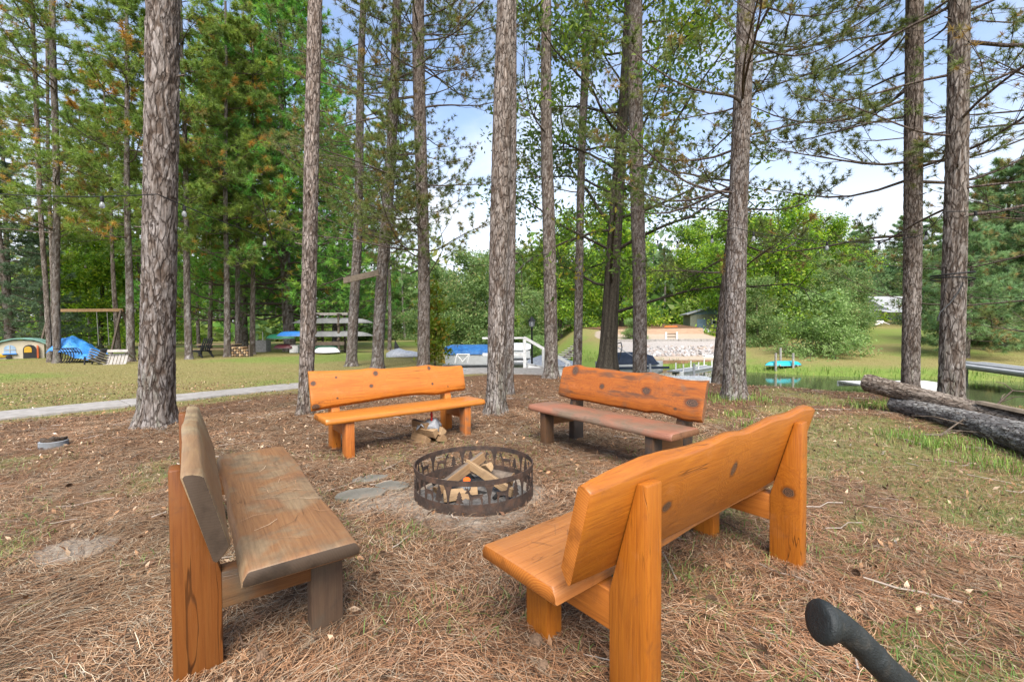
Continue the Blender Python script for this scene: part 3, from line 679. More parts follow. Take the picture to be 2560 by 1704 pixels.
# bundle of wood with crumpled bag by the orange bench
cx = G(990, 1018); BG = 'firewood stacked by the orange bench'
bx, by = cx.x, cx.y + .06
def wl(i, a, b, w, lab, mat='split_tan', roll=0.): split_log(mat, (bx+a[0], by+a[1], a[2]), (bx+b[0], by+b[1], b[2]), w, 20+i, lab, BG, roll)
wl(0, (-.22, .05, .05), (-.02, -.15, .05), .085, 'lowest left split log of the small stack by the orange bench', 'split_tan', .3)
wl(1, (.0, .12, .05), (.15, -.13, .05), .085, 'lowest right split log of the small stack by the orange bench', 'split_tan', 2.)
wl(2, (-.19, .03, .135), (.07, -.13, .125), .085, 'middle split log of the small stack by the orange bench', 'split_pale', 1.1)
wl(3, (-.02, .10, .135), (.15, -.10, .14), .075, 'pale split log on the right of the small stack by the orange bench', 'split_pale', .2)
wl(4, (-.21, .06, .205), (-.02, -.09, .185), .075, 'grey top split log of the small stack by the orange bench', 'split_tan', 2.6)
mb = MB(); n = 15; rr = random.Random(9)
for j in range(n):
    for i in range(n):
        u, v = i/(n-1)-.5, j/(n-1)-.5
        z = .232 + .016*math.sin(7*u+3*v) + .016*math.sin(13*v-5*u) + rr.uniform(-.008, .008) - .30*max(0, abs(u)-.3) - .25*max(0, abs(v)-.3)
        mb.v.append((bx-.02+u*.26+rr.uniform(-.005, .005), by+.0+v*.2, z))
for j in range(n-1):
    for i in range(n-1): mb.f.append((j*n+i, j*n+i+1, (j+1)*n+i+1, (j+1)*n+i))
plain('bag_film', (.20, .205, .215), .3, .35, 9, bump=.6)
o = mb.build('plastic_bag', 'bag_film', None, smooth=70); sm = o.modifiers.new('thick', 'SOLIDIFY'); sm.thickness = .002
tag(o, 'crumpled silver-grey plastic bag on top of the small firewood stack', 'bag')
o = MB().lathe([(.006, 0), (.012, .004), (.013, .03), (.010, .045), (.014, .06), (.014, .085), (.009, .095), (.010, .11), (.005, .118)], 12).build('lighter', 'red_plastic', None, smooth=40)
o.location = (bx+.01, by-.02, .235); tag(o, 'small red lighter stick standing on the crumpled bag by the orange bench', 'lighter')

# ------------------------------------------------------------------ trees: trunks with plated bark
def bark_voronoi(su, sv, nc, seed):
    r2 = np.random.default_rng(seed); rows = int(np.ceil(sv.max())) + 3
    jx = r2.random((rows, nc)); jy = r2.random((rows, nc)); idr = r2.random((rows, nc))
    ci = np.floor(su).astype(int); ri = np.floor(sv).astype(int) + 1
    f1 = np.full(su.shape, 9.); f2 = np.full(su.shape, 9.); cid = np.zeros(su.shape)
    for dr in (-1, 0, 1):
        for dc in (-1, 0, 1):
            c = (ci+dc) % nc; r = np.clip(ri+dr, 0, rows-1)
            px = ci + dc + .15 + .7*jx[r, c]; py = (ri + dr - 1) + .1 + .8*jy[r, c]
            d = np.hypot(su-px, sv-py)
            m = d < f1; f2 = np.where(m, f1, np.minimum(f2, d)); cid = np.where(m, idr[r, c], cid); f1 = np.where(m, d, f1)
    return f1, f2, cid
PLATE = np.array([(.215, .188, .168), (.255, .228, .208), (.29, .265, .248), (.20, .165, .14)]); FISS = np.array((.085, .06, .045))
def trunk_mesh(name, lean, r0, r1, zvis, ztop, segs, dz, amp, cell=(.055, .17), seed=0, plate=PLATE, fiss=FISS, flare=.48, curve=None, ridges=False):
    """trunk from z=-0.2; lean=(dx,dy) at zvis; radius r0 at breast height -> r1 at zvis -> 0.05 at ztop"""
    r2 = np.random.default_rng(seed+100)
    z = np.concatenate([np.arange(-.2, zvis, dz), np.arange(zvis, ztop, .5), [ztop]])
    t = z/zvis
    ph = r2.uniform(0, 6.28, 6); wob = r0*.35
    cx = lean[0]*t + wob*(np.sin(z*.55+ph[0])-np.sin(ph[0]))*.6; cy = lean[1]*t + wob*(np.sin(z*.5+ph[1])-np.sin(ph[1]))*.6
    if curve is not None: cx = cx + curve(z)
    rad = np.where(z < zvis, r0 + (r1-r0)*np.clip(t, 0, 1), r1 + (.05-r1)*np.clip((z-zvis)/(ztop-zvis+1e-6), 0, 1)**1.2)
    th = np.linspace(0, 2*np.pi, segs, endpoint=False)
    th = th + np.pi/2          # the seam of the bark pattern lies on the far side
    TH, Z = np.meshgrid(th, z); RAD = np.repeat(rad[:, None], segs, 1)
    lob = 1 + .35*np.sin(TH*5+ph[2]) + .2*np.sin(TH*3+ph[3])
    RAD = RAD*(1 + flare*np.exp(-np.clip(Z+.0, -.2, None)/.14)*lob*.8 + .03*np.sin(TH*2+ph[4]+Z*.7) + .02*np.sin(TH*3-Z*1.3+ph[5]))
    nc = max(6, int(round(2*np.pi*r0/cell[0])))
    su = TH/(2*np.pi)*nc; sv = (Z+.3)/cell[1]
    su = su + .30*np.sin(sv*2.1+ph[0]+np.floor(su*.5)) *.6 + .22*(fbm(TH*r0*8+50, Z*3, seed, 1.5, 3)-.5)*2
    sv = sv + .5*(fbm(np.cos(TH)*r0*9+30, Z*2.5+np.sin(TH)*4+40, seed+3, 1.3, 3)-.5)*2
    su = np.mod(su, nc)
    f1, f2, cid = bark_voronoi(su, sv, nc, seed)
    e = f2-f1; S = (TH-np.pi/2)*r0
    wx = S/cell[0] + 1.3*(fbm(S*6+9, Z*2.2+3, seed+21, 1.0, 3)-.5)*2 ; wz = Z/cell[1]
    rg = np.abs(2*fbm(wx*1.15+40, wz*.62+40, seed+31, 1.0, 3)-1)          # furrows run up the trunk and braid
    rg2 = np.abs(2*fbm(wx*2.6+80, wz*1.7+20, seed+41, 1.0, 2)-1)
    pl = np.clip(sstep(rg, .02, .20)*(.55+.45*sstep(e, .0, .16)) , 0, 1)*(.72+.28*sstep(rg2, .03, .22))
    fine = fbm(S*60+7, Z*13, seed+9, 1.0, 4)-.5
    cid = np.clip(.55*cid + .9*(fbm(wx*.9+5, wz*.7+9, seed+51, 1.3, 3)-.28), 0, .999)
    disp = amp*.62*(pl*(.7+.5*cid) - .6 + fine*.8)
    RAD = RAD + disp*np.where(Z > zvis, .5, 1)
    V = np.stack([cx[:, None]+RAD*np.cos(TH), cy[:, None]+RAD*np.sin(TH), Z], -1)
    k = (cid*len(plate)).astype(int) % len(plate); col = plate[k]*(.85+.3*((cid*7.3) % 1))[..., None]
    patch = sstep(fbm(np.cos(TH)*2+20, Z*.9+np.sin(TH)*2+20, seed+17, .9, 3), .45, .65)[..., None]
    col = col*np.array([(1, 1, 1), (.95, .955, .965), (1.03, .985, .95), (1.0, .99, .96)])[seed % 4]
    col = col*(1-.35*patch) + .35*patch*np.array((.165, .135, .115))
    tz = np.clip(Z/zvis, 0, 1)[..., None]; col = col*(1 + tz*np.array((.07, .01, -.03)))
    moss = (sstep(fbm(np.cos(TH)*3+60, Z*2.2+np.sin(TH)*3+60, seed+71, 1.2, 3), .5, .68)*sstep(Z, 1.3, .2))[..., None]; col = col*(1-.45*moss) + .45*moss*np.array((.17, .19, .13))
    col = col*(1+1.1*fine[..., None])
    col = fiss*(1-pl[..., None]) + col*pl[..., None]
    nz = len(z); vid = np.arange(nz*segs).reshape(nz, segs); nx_ = np.roll(vid, -1, 1)
    q = np.stack([vid[:-1], nx_[:-1], nx_[1:], vid[1:]], -1).reshape(-1, 4)
    me = mesh_np(name, V.reshape(-1, 3), [q], col.reshape(-1, 3), smooth=True)
    def centre(zz): return Vector((float(np.interp(zz, z, cx)), float(np.interp(zz, z, cy)), zz)), float(np.interp(zz, z, rad))
    return me, centre

# ------------------------------------------------------------------ limbs and foliage
def tubes(polys, rads, n=5):
    """polys (K,P,3), rads (K,P) -> verts, quads"""
    Pn = np.asarray(polys, float); Rn = np.asarray(rads, float); K, Pc, _ = Pn.shape
    tg = np.gradient(Pn, axis=1); tg /= np.linalg.norm(tg, axis=2, keepdims=True)+1e-9
    up = np.where(np.abs(tg[..., 2:3]) < .9, np.array((0, 0, 1.)), np.array((1., 0, 0)))
    a = np.cross(tg, up); a /= np.linalg.norm(a, axis=2, keepdims=True)+1e-9; b = np.cross(tg, a)
    th = np.linspace(0, 2*np.pi, n, endpoint=False)
    V = Pn[:, :, None, :] + Rn[:, :, None, None]*(a[:, :, None, :]*np.cos(th)[:, None] + b[:, :, None, :]*np.sin(th)[:, None])
    vid = np.arange(K*Pc*n).reshape(K, Pc, n); nx_ = np.roll(vid, -1, 2)
    q = np.stack([vid[:, :-1], nx_[:, :-1], nx_[:, 1:], vid[:, 1:]], -1).reshape(-1, 4)
    return V.reshape(-1, 3), q
def unit(n, r): 
    v = r.normal(size=(n, 3)); return v/np.linalg.norm(v, axis=1, keepdims=True)
def tuft_mesh(C, D, cols, per, length, width, r, spread=.75, back=.25):
    """needle tufts: per thin blades radiating from C about D"""
    N = len(C); C = np.repeat(C, per, 0); D = np.repeat(D, per, 0); col = np.repeat(cols, per, 0)
    d = D*(1-spread*.6) + unit(N*per, r)*spread; d /= np.linalg.norm(d, axis=1, keepdims=True)+1e-9
    L = length*r.uniform(.65, 1.15, (N*per, 1)); b0 = C - D*length*back*r.random((N*per, 1))
    sd = np.cross(d, unit(N*per, r)); sd /= np.linalg.norm(sd, axis=1, keepdims=True)+1e-9
    w = width*r.uniform(.7, 1.3, (N*per, 1))
    tip = b0 + d*L - np.array((0, 0, .12))*L
    V = np.stack([b0-sd*w*.8, b0+sd*w*.8, tip], 1).reshape(-1, 3)
    col = col*r.uniform(.7, 1.25, (N*per, 1))
    return V, np.arange(len(V)).reshape(-1, 3), np.repeat(col, 3, 0)
def leaf_mesh(C, cols, size, r, flat=.5, elong=1.7):
    N = len(C); n = unit(N, r); n[:, 2] = np.abs(n[:, 2])*(1-flat) + flat*r.random(N); n /= np.linalg.norm(n, axis=1, keepdims=True)
    a = np.cross(n, unit(N, r)); a /= np.linalg.norm(a, axis=1, keepdims=True)+1e-9; b = np.cross(n, a)
    s = size*r.uniform(.6, 1.35, (N, 1)); fold = n*s*.16
    V = np.stack([C - a*s*elong*.5, C + b*s*.36 + fold - a*s*.05, C + a*s*elong*.5, C - b*s*.36 + fold - a*s*.05], 1).reshape(-1, 3)
    col = cols*r.uniform(.72, 1.3, (N, 1))
    return V, np.arange(len(V)).reshape(-1, 4), np.repeat(col, 4, 0)
def pick(cols, wts, n, r):
    cols = np.array(cols); w = np.array(wts, float); return cols[r.choice(len(cols), n, p=w/w.sum())]
def spray(cols, wts, n, k, r): return np.repeat(pick(cols, wts, n//k+1, r), k, 0)[:n]*.75 + pick(cols, wts, n, r)*.25
G_RED = [(0.162, 0.198, 0.060), (0.132, 0.168, 0.054), (0.216, 0.252, 0.078), (0.360, 0.228, 0.084), (0.228, 0.180, 0.078)]
LIMB_COL = np.array((.16, .125, .105))

def pine_limbs(centre, zs, azs, length, r, up=(-.15, .25), sec=8, twig=3, thick=.03, lift=.3, bare=.15, wander=.22):
    """branches of a pine from its trunk: returns limbs polylines and tuft points"""
    P1, R1, P2, R2, C, D = [], [], [], [], [], []
    for z, az in zip(zs, azs):
        c, tr = centre(z); L = length(z)*r.uniform(.65, 1.2) if callable(length) else length*r.uniform(.6, 1.2)
        el = r.uniform(*up); h = np.array((math.cos(az), math.sin(az), 0)); pts = []; n = 8
        side = np.array((-h[1], h[0], 0)); bend = r.uniform(-wander, wander); sag = r.uniform(.02, .10)
        ph = r.uniform(0, 6)
        for i in range(n):
            s = i/(n-1)
            p = np.array(c) + h*(tr*.6 + L*s) + side*(bend*L*s*s + .05*L*math.sin(4*s+ph)*s) + np.array((0, 0, L*(el*s - sag*s*2*(1-s) + lift*s*s*s*.5 + .03*math.sin(6*s+ph))))
            pts.append(p)
        pts = np.array(pts); P1.append(pts); R1.append(thick*(L/3)**.5*np.linspace(1, .22, n)*r.uniform(.8, 1.2))
        for j in range(sec):
            s = bare + (1-bare)*(j+r.random())/sec; k = s*(n-1); i0 = min(int(k), n-2); b = pts[i0]*(1-(k-i0)) + pts[i0+1]*(k-i0)
            fw = pts[i0+1]-pts[i0]; fw /= np.linalg.norm(fw)
            sg = 1 if j % 2 else -1
            d = fw*r.uniform(.5, .9) + side*sg*r.uniform(.4, .9) + np.array((0, 0, r.uniform(-.2, .45))); d /= np.linalg.norm(d)
            l = L*(.42 - .26*s)*r.uniform(.7, 1.4)
            q = [b]; dd = d.copy()
            for i in range(1, 5):
                dd = dd + np.array((0, 0, .10)) + r.normal(size=3)*.13; dd /= np.linalg.norm(dd); q.append(q[-1]+dd*l/4)
            q = np.array(q); P2.append(q); R2.append(thick*.34*np.linspace(1, .4, 5)*r.uniform(.8, 1.2))
            C.append(q[4]); D.append(dd); 
            for m in range(twig):
                i0 = 1 + int(r.integers(0, 4)); i0 = min(i0, 4)
                td = dd + r.normal(size=3)*.55 + np.array((0, 0, .25)); td /= np.linalg.norm(td); tl = l*r.uniform(.18, .42)
                e = q[i0] + td*tl
                P2.append(np.array([q[i0]+(e-q[i0])*f + (0, 0, -.03*l*math.sin(3.14*f)) for f in (0, .25, .5, .75, 1)])); R2.append(thick*.2*np.linspace(1, .5, 5))
                C.append(e); D.append(td); C.append(q[i0]+(e-q[i0])*.5); D.append(td)
        C.append(pts[-1]); D.append(pts[-1]-pts[-2])
    D = np.array(D); D /= np.linalg.norm(D, axis=1, keepdims=True)+1e-9
    return np.array(P1), np.array(R1), np.array(P2), np.array(R2), np.array(C), D
def limb_mesh(name, P1, R1, P2, R2, base=LIMB_COL, n1=6, n2=3, r=rng):
    P2 = np.asarray(P2)[:, [0, 2, 4]]; R2 = np.asarray(R2)[:, [0, 2, 4]]
    v1, q1 = tubes(P1, R1, n1); v2, q2 = tubes(P2, R2, n2)
    c = np.concatenate([np.tile(base, (len(v1), 1)), np.tile(base*.9, (len(v2), 1))])*r.uniform(.75, 1.2, (len(v1)+len(v2), 1))
    return mesh_np(name, np.concatenate([v1, v2]), [np.concatenate([q1, q2+len(v1)])], c, smooth=True)
TREES = 'pine trees standing about the fire ring'
def near_pine(px, py, wpx, tx, twpx, label, segs, dz, zs=(), azs=(), length=2.2, per=16, seed=0, amp=.016, cell=(.055, .17), tl=.13, tw=.0045, hgt=None, cols=G_RED, wts=(4, 4, 2, 1, .6), sec=8, twig=3, up=(-.15, .25), ly=0., group=TREES, thick=.024, plate=PLATE, stubs=5):
    segs = int(segs*.68); dz *= 2.0
    g = G(px, py); zg = hz1(g.x, g.y); d = ray(tx, 0); top = Vector((0, 0, CAM_H)) + d*((g.y+ly)/d.y)
    ct = g.y/math.hypot(g.x, g.y); r0 = wpx*KD*g.y/FPX/2*ct; r1 = twpx*KD*(g.y+ly)/FPX/2*ct; zv = top.z - zg; ztop = hgt or zv + 5
    root = thing('pine_tree', label, 'tree', (g.x, g.y, zg), 0, group)
    me, centre = trunk_mesh('trunk', (top.x-g.x, ly), r0, r1, zv, ztop, segs, dz, amp, cell, seed, plate=plate)
    link('trunk', me, 'bark_coarse' if seed in (1, 7) else ('bark', 'bark_fine', 'bark')[seed % 3], root)
    r = np.random.default_rng(seed+55)
    # short dead stubs on the bole
    if stubs:
        P, Q = [], []
        for i in range(stubs):
            z = r.uniform(1.6, zv); c, tr = centre(z); az = r.uniform(0, 6.28); h = np.array((math.cos(az), math.sin(az), r.uniform(-.2, .3))); l = r.uniform(.05, .16)
            P.append(np.array([np.array(c)+h*(tr*.8+l*f) for f in (0, .33, .66, 1)])); Q.append(np.array((.02, .014, .012, .008))*r.uniform(.6, 1.3))
        v, q = tubes(P, Q, 5); link('stub', mesh_np('stub', v, [q], np.tile(np.array((.15, .12, .10)), (len(v), 1)), smooth=True), 'bark', root)['kind'] = 'stuff'
    if len(zs):
        P1, R1, P2, R2, C, D = pine_limbs(centre, zs, azs, length, r, sec=sec, twig=twig, up=up, thick=thick)
        link('branches', limb_mesh('branches', P1, R1, P2, R2, r=r), 'bark', root)['kind'] = 'stuff'
        V, q, c = tuft_mesh(C, D, spray(cols, wts, len(C), twig*2+1, r), per, tl, tw, r)
        link('crown', mesh_np('crown', V, [q], c), 'needle_green', root)
    return root
def rz_(n, lo, hi, seed): return np.sort(np.random.default_rng(seed).uniform(lo, hi, n))
def ra_(n, seed, a=0, b=6.283): return np.random.default_rng(seed+1).uniform(a, b, n)

near_pine(358, 987, 88, 378, 77, 'stout rough-barked pine trunk behind the weathered left bench', 150, .014, seed=1, amp=.026, cell=(.075, .21), hgt=16, zs=rz_(6, 8, 13, 1), azs=ra_(6, 1), length=2.6, sec=6, twig=2)
near_pine(703, 960, 36, 730, 32, 'slim leaning pine trunk at the left end of the bright orange bench', 80, .016, seed=2, amp=.012, cell=(.045, .12), hgt=15, zs=rz_(5, 9, 13, 2), azs=ra_(5, 2), sec=6, twig=2)
near_pine(1140, 960, 44, 1174, 40, 'leaning pine trunk between the two benches beyond the fire ring', 96, .015, seed=3, amp=.014, cell=(.05, .14), hgt=16, zs=rz_(5, 9, 14, 3), azs=ra_(5, 3), sec=6, twig=2)
near_pine(1170, 906, 22, 1180, 12, 'thin pine trunk half hidden close behind the leaning middle trunk', 40, .03, seed=4, amp=.009, cell=(.045, .12), hgt=13, zs=rz_(5, 9, 12, 4), azs=ra_(5, 4), sec=6, twig=2)
near_pine(1690, 922, 52, 1708, 40, 'thick straight pine trunk behind the right end of the reddish brown bench', 104, .016, seed=5, amp=.017, cell=(.05, .15), hgt=16, zs=np.concatenate([rz_(17, 3.4, 7.6, 5), rz_(4, 8, 14, 6)]), azs=np.concatenate([ra_(17, 5), ra_(4, 6)]), length=2.8, sec=8, twig=3, per=30, tw=.0062, tl=.12)
near_pine(2095, 908, 46, 2103, 42, 'pine trunk on the bank behind the fallen logs, left of the right-hand pair', 92, .018, seed=6, amp=.016, cell=(.05, .15), hgt=16, zs=np.concatenate([rz_(21, 3.0, 8, 7), rz_(4, 8, 14, 8)]), azs=np.concatenate([ra_(21, 7), ra_(4, 8)]), length=3.0, sec=8, twig=3, per=30, tw=.0062, tl=.12, thick=.024)
near_pine(2188, 948, 62, 2197, 52, 'thick pine trunk wrapped with a black cable, right one of the right-hand pair', 116, .015, seed=7, amp=.018, cell=(.055, .16), hgt=16, zs=np.concatenate([rz_(22, 2.9, 7, 9), rz_(4, 7, 14, 10)]), azs=np.concatenate([ra_(22, 9), ra_(4, 10)]), length=2.9, sec=8, twig=3, per=30, tw=.0062, tl=.12, thick=.024)
near_pine(808, 842, 25, 835, 15, 'slim pale pine left of the pair joined by a nailed plank', 48, .03, seed=8, amp=.012, cell=(.06, .18), hgt=17, zs=rz_(40, 4.2, 15, 11), azs=ra_(40, 11), length=2.6, per=24, tw=.0085, tl=.15)
near_pine(868, 847, 29, 915, 20, 'curved pine right of the pair joined by a nailed plank', 52, .03, seed=9, amp=.013, cell=(.06, .18), hgt=17, zs=rz_(46, 3.8, 15, 12), azs=ra_(46, 12), length=3.1, per=24, tw=.0085, tl=.15)
near_pine(975, 852, 28, 962, 27, 'straight pine trunk behind the right half of the bright orange bench', 60, .026, seed=10, amp=.014, cell=(.06, .18), hgt=17, zs=rz_(58, 2.9, 15, 13), azs=ra_(58, 13), length=3.5, per=24, tw=.0085, tl=.15)
near_pine(1268, 873, 32, 1260, 22, 'straight pine trunk just left of the reddish brown bench', 60, .022, seed=11, amp=.013, cell=(.05, .15), hgt=16, zs=rz_(12, 5.5, 14, 14), azs=ra_(12, 14), length=2.2, per=22, tw=.008, tl=.14)
near_pine(1325, 852, 20, 1353, 17, 'thin leaning pine trunk behind the left end of the reddish brown bench', 44, .026, seed=12, amp=.010, cell=(.05, .15), hgt=16, zs=rz_(12, 6, 15, 15), azs=ra_(12, 15), length=2.2, per=22, tw=.008, tl=.14)
near_pine(1472, 862, 33, 1463, 31, 'straight pine trunk right of the dark oak, behind the reddish brown bench', 66, .022, seed=13, amp=.015, cell=(.055, .16), hgt=17, zs=rz_(13, 6, 15, 16), azs=ra_(13, 16), length=2.3, per=22, tw=.008, tl=.14)
near_pine(1652, 874, 36, 1722, 20, 'dark leaning pine trunk hidden behind the thick trunk at the reddish bench', 56, .026, seed=14, amp=.013, cell=(.05, .15), hgt=15, zs=rz_(22, 3.0, 12, 17), azs=ra_(22, 17), length=3.2, per=22, tw=.008, plate=PLATE*.75)

# off-frame pine on the right whose limbs reach into the picture
def offframe(x, y, seed, label, zs, azs, length):
    zg = hz1(x, y); root = thing('pine_tree', label, 'tree', (x, y, zg), 0, TREES)
    me, centre = trunk_mesh('trunk', (.1, 0), .2, .15, 8, 15, 48, .04, .014, seed=seed); link('trunk', me, 'bark', root); r = np.random.default_rng(seed)
    P1, R1, P2, R2, C, D = pine_limbs(centre, zs, azs, length, r, sec=9, twig=3, thick=.024, up=(-.2, .2))
    link('branches', limb_mesh('branches', P1, R1, P2, R2, r=r), 'bark', root)['kind'] = 'stuff'
    V, q, c = tuft_mesh(C, D, pick(G_RED, (4, 4, 2, 1, .6), len(C), r), 30, .12, .0062, r); link('crown', mesh_np('crown', V, [q], c), 'needle_green', root)
offframe(11.8, 8.6, 71, 'pine at the right edge whose bare limbs reach in behind the right-hand pair', rz_(22, 2.2, 9, 40), ra_(22, 41, 2.0, 4.5), 3.9)

# the broadleaf tree with a dark ridged trunk
def limb_tree(name, label, base, trunk_pts, trunk_r, nl, limb_len, crown_z, nleaf, leaf, cols, wts, seed, cat='tree', group=None, spread=1.0, segs=20, bark_col=(.12, .10, .08), droop=.1, leaf_mat='leaf', clump=.42, ridged=False):
    """tapered trunk, forking limbs, leaves in loose sprays round the twig ends"""
    r = np.random.default_rng(seed); root = thing(name, label, cat, base, 0, group)
    tp = np.array(trunk_pts, float); zz = np.linspace(0, 1, 40); ks = np.linspace(0, 1, len(tp)); line = np.stack([np.interp(zz, ks, tp[:, i]) for i in range(3)], 1)
    for _ in range(3): line[1:-1] = (line[:-2]+2*line[1:-1]+line[2:])/4
    rad = np.interp(zz, np.linspace(0, 1, len(trunk_r)), trunk_r)
    rad = rad*(1+.35*np.exp(-(line[:, 2]-line[0, 2])/.25))
    v, q = tubes(line[None], rad[None], segs); th = np.tile(np.arange(segs), 40)/segs*2*np.pi; zc = np.repeat(line[:, 2], segs)
    rd = np.abs(np.sin(th*segs/5+np.sin(zc*1.4)*.8)); ctr = np.repeat(line, segs, 0); v = ctr + (v-ctr)*(1+.10*rd[:, None]*(1 if segs > 12 else 0))
    col = np.array(bark_col)*(.45+.75*rd[:, None])*r.uniform(.85, 1.15, (len(v), 1))
    link('trunk', mesh_np('trunk', v, [q], col, smooth=True), 'bark', root)
    P1, R1, P2, R2, C = [], [], [], [], []
    for i in range(nl):
        s = crown_z + (1-crown_z)*(i+r.random())/nl; k = s*39; i0 = min(int(k), 38); b = line[i0]; tr = rad[i0]
        az = i*2.4 + r.uniform(-.5, .5); el = r.uniform(.0, .55) + .5*max(0, s-.75)*2
        L = limb_len*(1.1-.55*max(0, (s-crown_z)/(1-crown_z)))*r.uniform(.7, 1.25)
        d = np.array((math.cos(az)*math.cos(el), math.sin(az)*math.cos(el), math.sin(el))); p = [b]
        for j in range(7):
            d = d + r.normal(size=3)*.17 + np.array((0, 0, .05-droop*j/7)); d /= np.linalg.norm(d); p.append(p[-1]+d*L/7)
        p = np.array(p); P1.append(p); R1.append(min(tr*.45, .024*L/2.5)*np.linspace(1, .18, 8))
        for j in range(9):
            k2 = 1.5 + 5.5*(j+r.random())/9; i1 = min(int(k2), 6); bb = p[i1]*(1-(k2-i1)) + p[i1+1]*(k2-i1)
            d2 = (p[i1+1]-p[i1]); d2 /= np.linalg.norm(d2); d2 = d2*.6 + unit(1, r)[0]*.85; d2[2] += .1; d2 /= np.linalg.norm(d2); l2 = L*r.uniform(.18, .42)*(1.15-k2/9)
            q2 = [bb]
            for m in range(4):
                d2 = d2 + r.normal(size=3)*.2 + np.array((0, 0, -droop*.6)); d2 /= np.linalg.norm(d2); q2.append(q2[-1]+d2*l2/4)
            P2.append(np.array(q2)); R2.append(min(tr*.2, .016)*np.linspace(1, .3, 5)); C += [q2[2], q2[3], q2[4], (q2[3]+q2[4])/2]
    link('branches', limb_mesh('branches', P1, R1, P2, R2, base=np.array(bark_col)*.9, r=r), 'bark', root)['kind'] = 'stuff'
    C = np.array(C); idx = r.integers(0, len(C), nleaf); pos = C[idx] + r.normal(size=(nleaf, 3))*np.array((clump, clump, clump*.62))*spread
    tone = pick(cols, wts, len(C), r)[idx]
    V, q, c = leaf_mesh(pos, tone, leaf, r); link('crown', mesh_np('crown', V, [q], c), leaf_mat, root)
    return root
OAKG = [(0.117, 0.189, 0.036), (0.090, 0.144, 0.036), (0.198, 0.270, 0.040), (0.270, 0.234, 0.036)]
g = G(1397, 852); tp = [W(1397, 852, g.y), W(1408, 640, g.y), W(1418, 480, g.y), W(1432, 300, g.y+.2), W(1441, 120, g.y+.3), W(1446, -60, g.y+.3), W(1450, -260, g.y+.2)]
b0 = Vector((g.x, g.y, hz1(g.x, g.y)))
limb_tree('oak_tree', 'dark ridged oak trunk with spreading leafy limbs behind the reddish brown bench', b0, [tuple(p-b0) for p in tp], [.26, .21, .19, .16, .12, .09, .05], 36, 5.4, .12, 20000, .095, OAKG, (4, 4, 2, .4), 301, segs=30, bark_col=(.10, .085, .065), droop=.16, clump=.30)

# ------------------------------------------------------------------ background trees
def copy_tree(o, loc, rz, sc, label, group=None, parent=None):
    c = o.copy(); COL.objects.link(c); c.location = loc; c.rotation_euler = (0, 0, rz); c.scale = sc if hasattr(sc, '__len__') else (sc,)*3
    if label: c['label'] = label
    if group: c['group'] = group
    for ch in list(o.children):
        k = ch.copy(); COL.objects.link(k); k.parent = c
        for gch in list(ch.children): k2 = gch.copy(); COL.objects.link(k2); k2.parent = k
    return c
def conifer(name, label, seed, height, r0, z0, nl, length, up, sec, twig, per, tl, tw, cols, wts, thick=.03, bare=.15, segs=14, group=None, spread=.75, lift=.3):
    root = thing(name, label, 'tree', (0, 0, 0), 0, group); r = np.random.default_rng(seed)
    me, centre = trunk_mesh('trunk', (r.uniform(-.3, .3), r.uniform(-.3, .3)), r0, r0*.45, height*.75, height, segs, .12, .012, (.09, .3), seed); link('trunk', me, 'bark', root)
    zs = z0 + (height*.985-z0)*np.linspace(0, 1, nl)**.92 + r.uniform(-.15, .15, nl); zs = np.clip(zs, z0, height*.985); azs = np.arange(nl)*2.399 + r.uniform(-.4, .4, nl)
    P1, R1, P2, R2, C, D = pine_limbs(centre, zs, azs, length, r, sec=sec, twig=twig, up=up, thick=thick, bare=bare, lift=lift)
    link('branches', limb_mesh('branches', P1, R1, P2, R2, n1=4, r=r), 'bark', root)['kind'] = 'stuff'
    V, q, c = tuft_mesh(C, D, spray(cols, wts, len(C), (twig*2+1)*2, r), per, tl, tw, r, spread); link('crown', mesh_np('crown', V, [q], c), 'needle_green', root)
    return root
def place(root, px, Y, rz=0., sc=1., label=None, group=None, py=None, first=False):
    p = G(px, py) if py else W(px, 760, Y)
    loc = (p.x, p.y, hz1(p.x, p.y)-.05)
    if first:
        root.location = loc; root.rotation_euler = (0, 0, rz); root.scale = (sc,)*3
        if label: root['label'] = label
        if group: root['group'] = group
        return root
    return copy_tree(root, loc, rz, sc, label, group)
GRP = 'tall pines across the lawn'
RPC = [(0.204, 0.288, 0.060), (0.144, 0.228, 0.054), (0.276, 0.360, 0.078), (0.528, 0.264, 0.072), (0.312, 0.204, 0.072)]
rp = [conifer('pine_tree', '', 500+i, 18, .15, 4.6+i*1.2, 52, lambda z: 3.0*(1-.55*max(0, (z-5)/13)), (-.2, .3), 9, 4, 17, .24, .015, RPC, (4, 4, 3, .8-.2*i, .6), group=GRP) for i in range(3)]
mids = [(300, 832, 'thin pine close on the right of the swing beam', 0, 1.0), (435, 826, 'pine just right of the stout foreground trunk, at the lawn edge', 1, 1.05), (483, 806, 'thin pine behind the black lounge chair', 2, .95),
        (522, 821, 'left one of the two pines by the picnic table', 0, .98), (547, 817, 'right one of the two pines by the picnic table', 1, .9), (581, 815, 'thin pine left of the dense green pine', 2, .95),
        (896, 806, 'slim pale pine by the silver tarped craft', 1, .85), (272, 806, 'pine standing behind the swing ropes', 2, 1.05), (458, 800, 'slender far pine seen between two lawn-edge trunks', 0, .9),
        (210, 800, 'pale far trunk left of the swing ropes', 1, 1.05), (330, 800, 'far pine hidden behind the stout foreground trunk', 2, 1.1), (30, 812, 'far pine above the toy playhouse', 0, 1.1)]
for i, (px, py, lab, k, sc) in enumerate(mids):
    place(rp[k], px, 0, i*1.9, sc, lab, GRP, py=py, first=(i < 1 and k == 0) or (i == 1) or (i == 2))
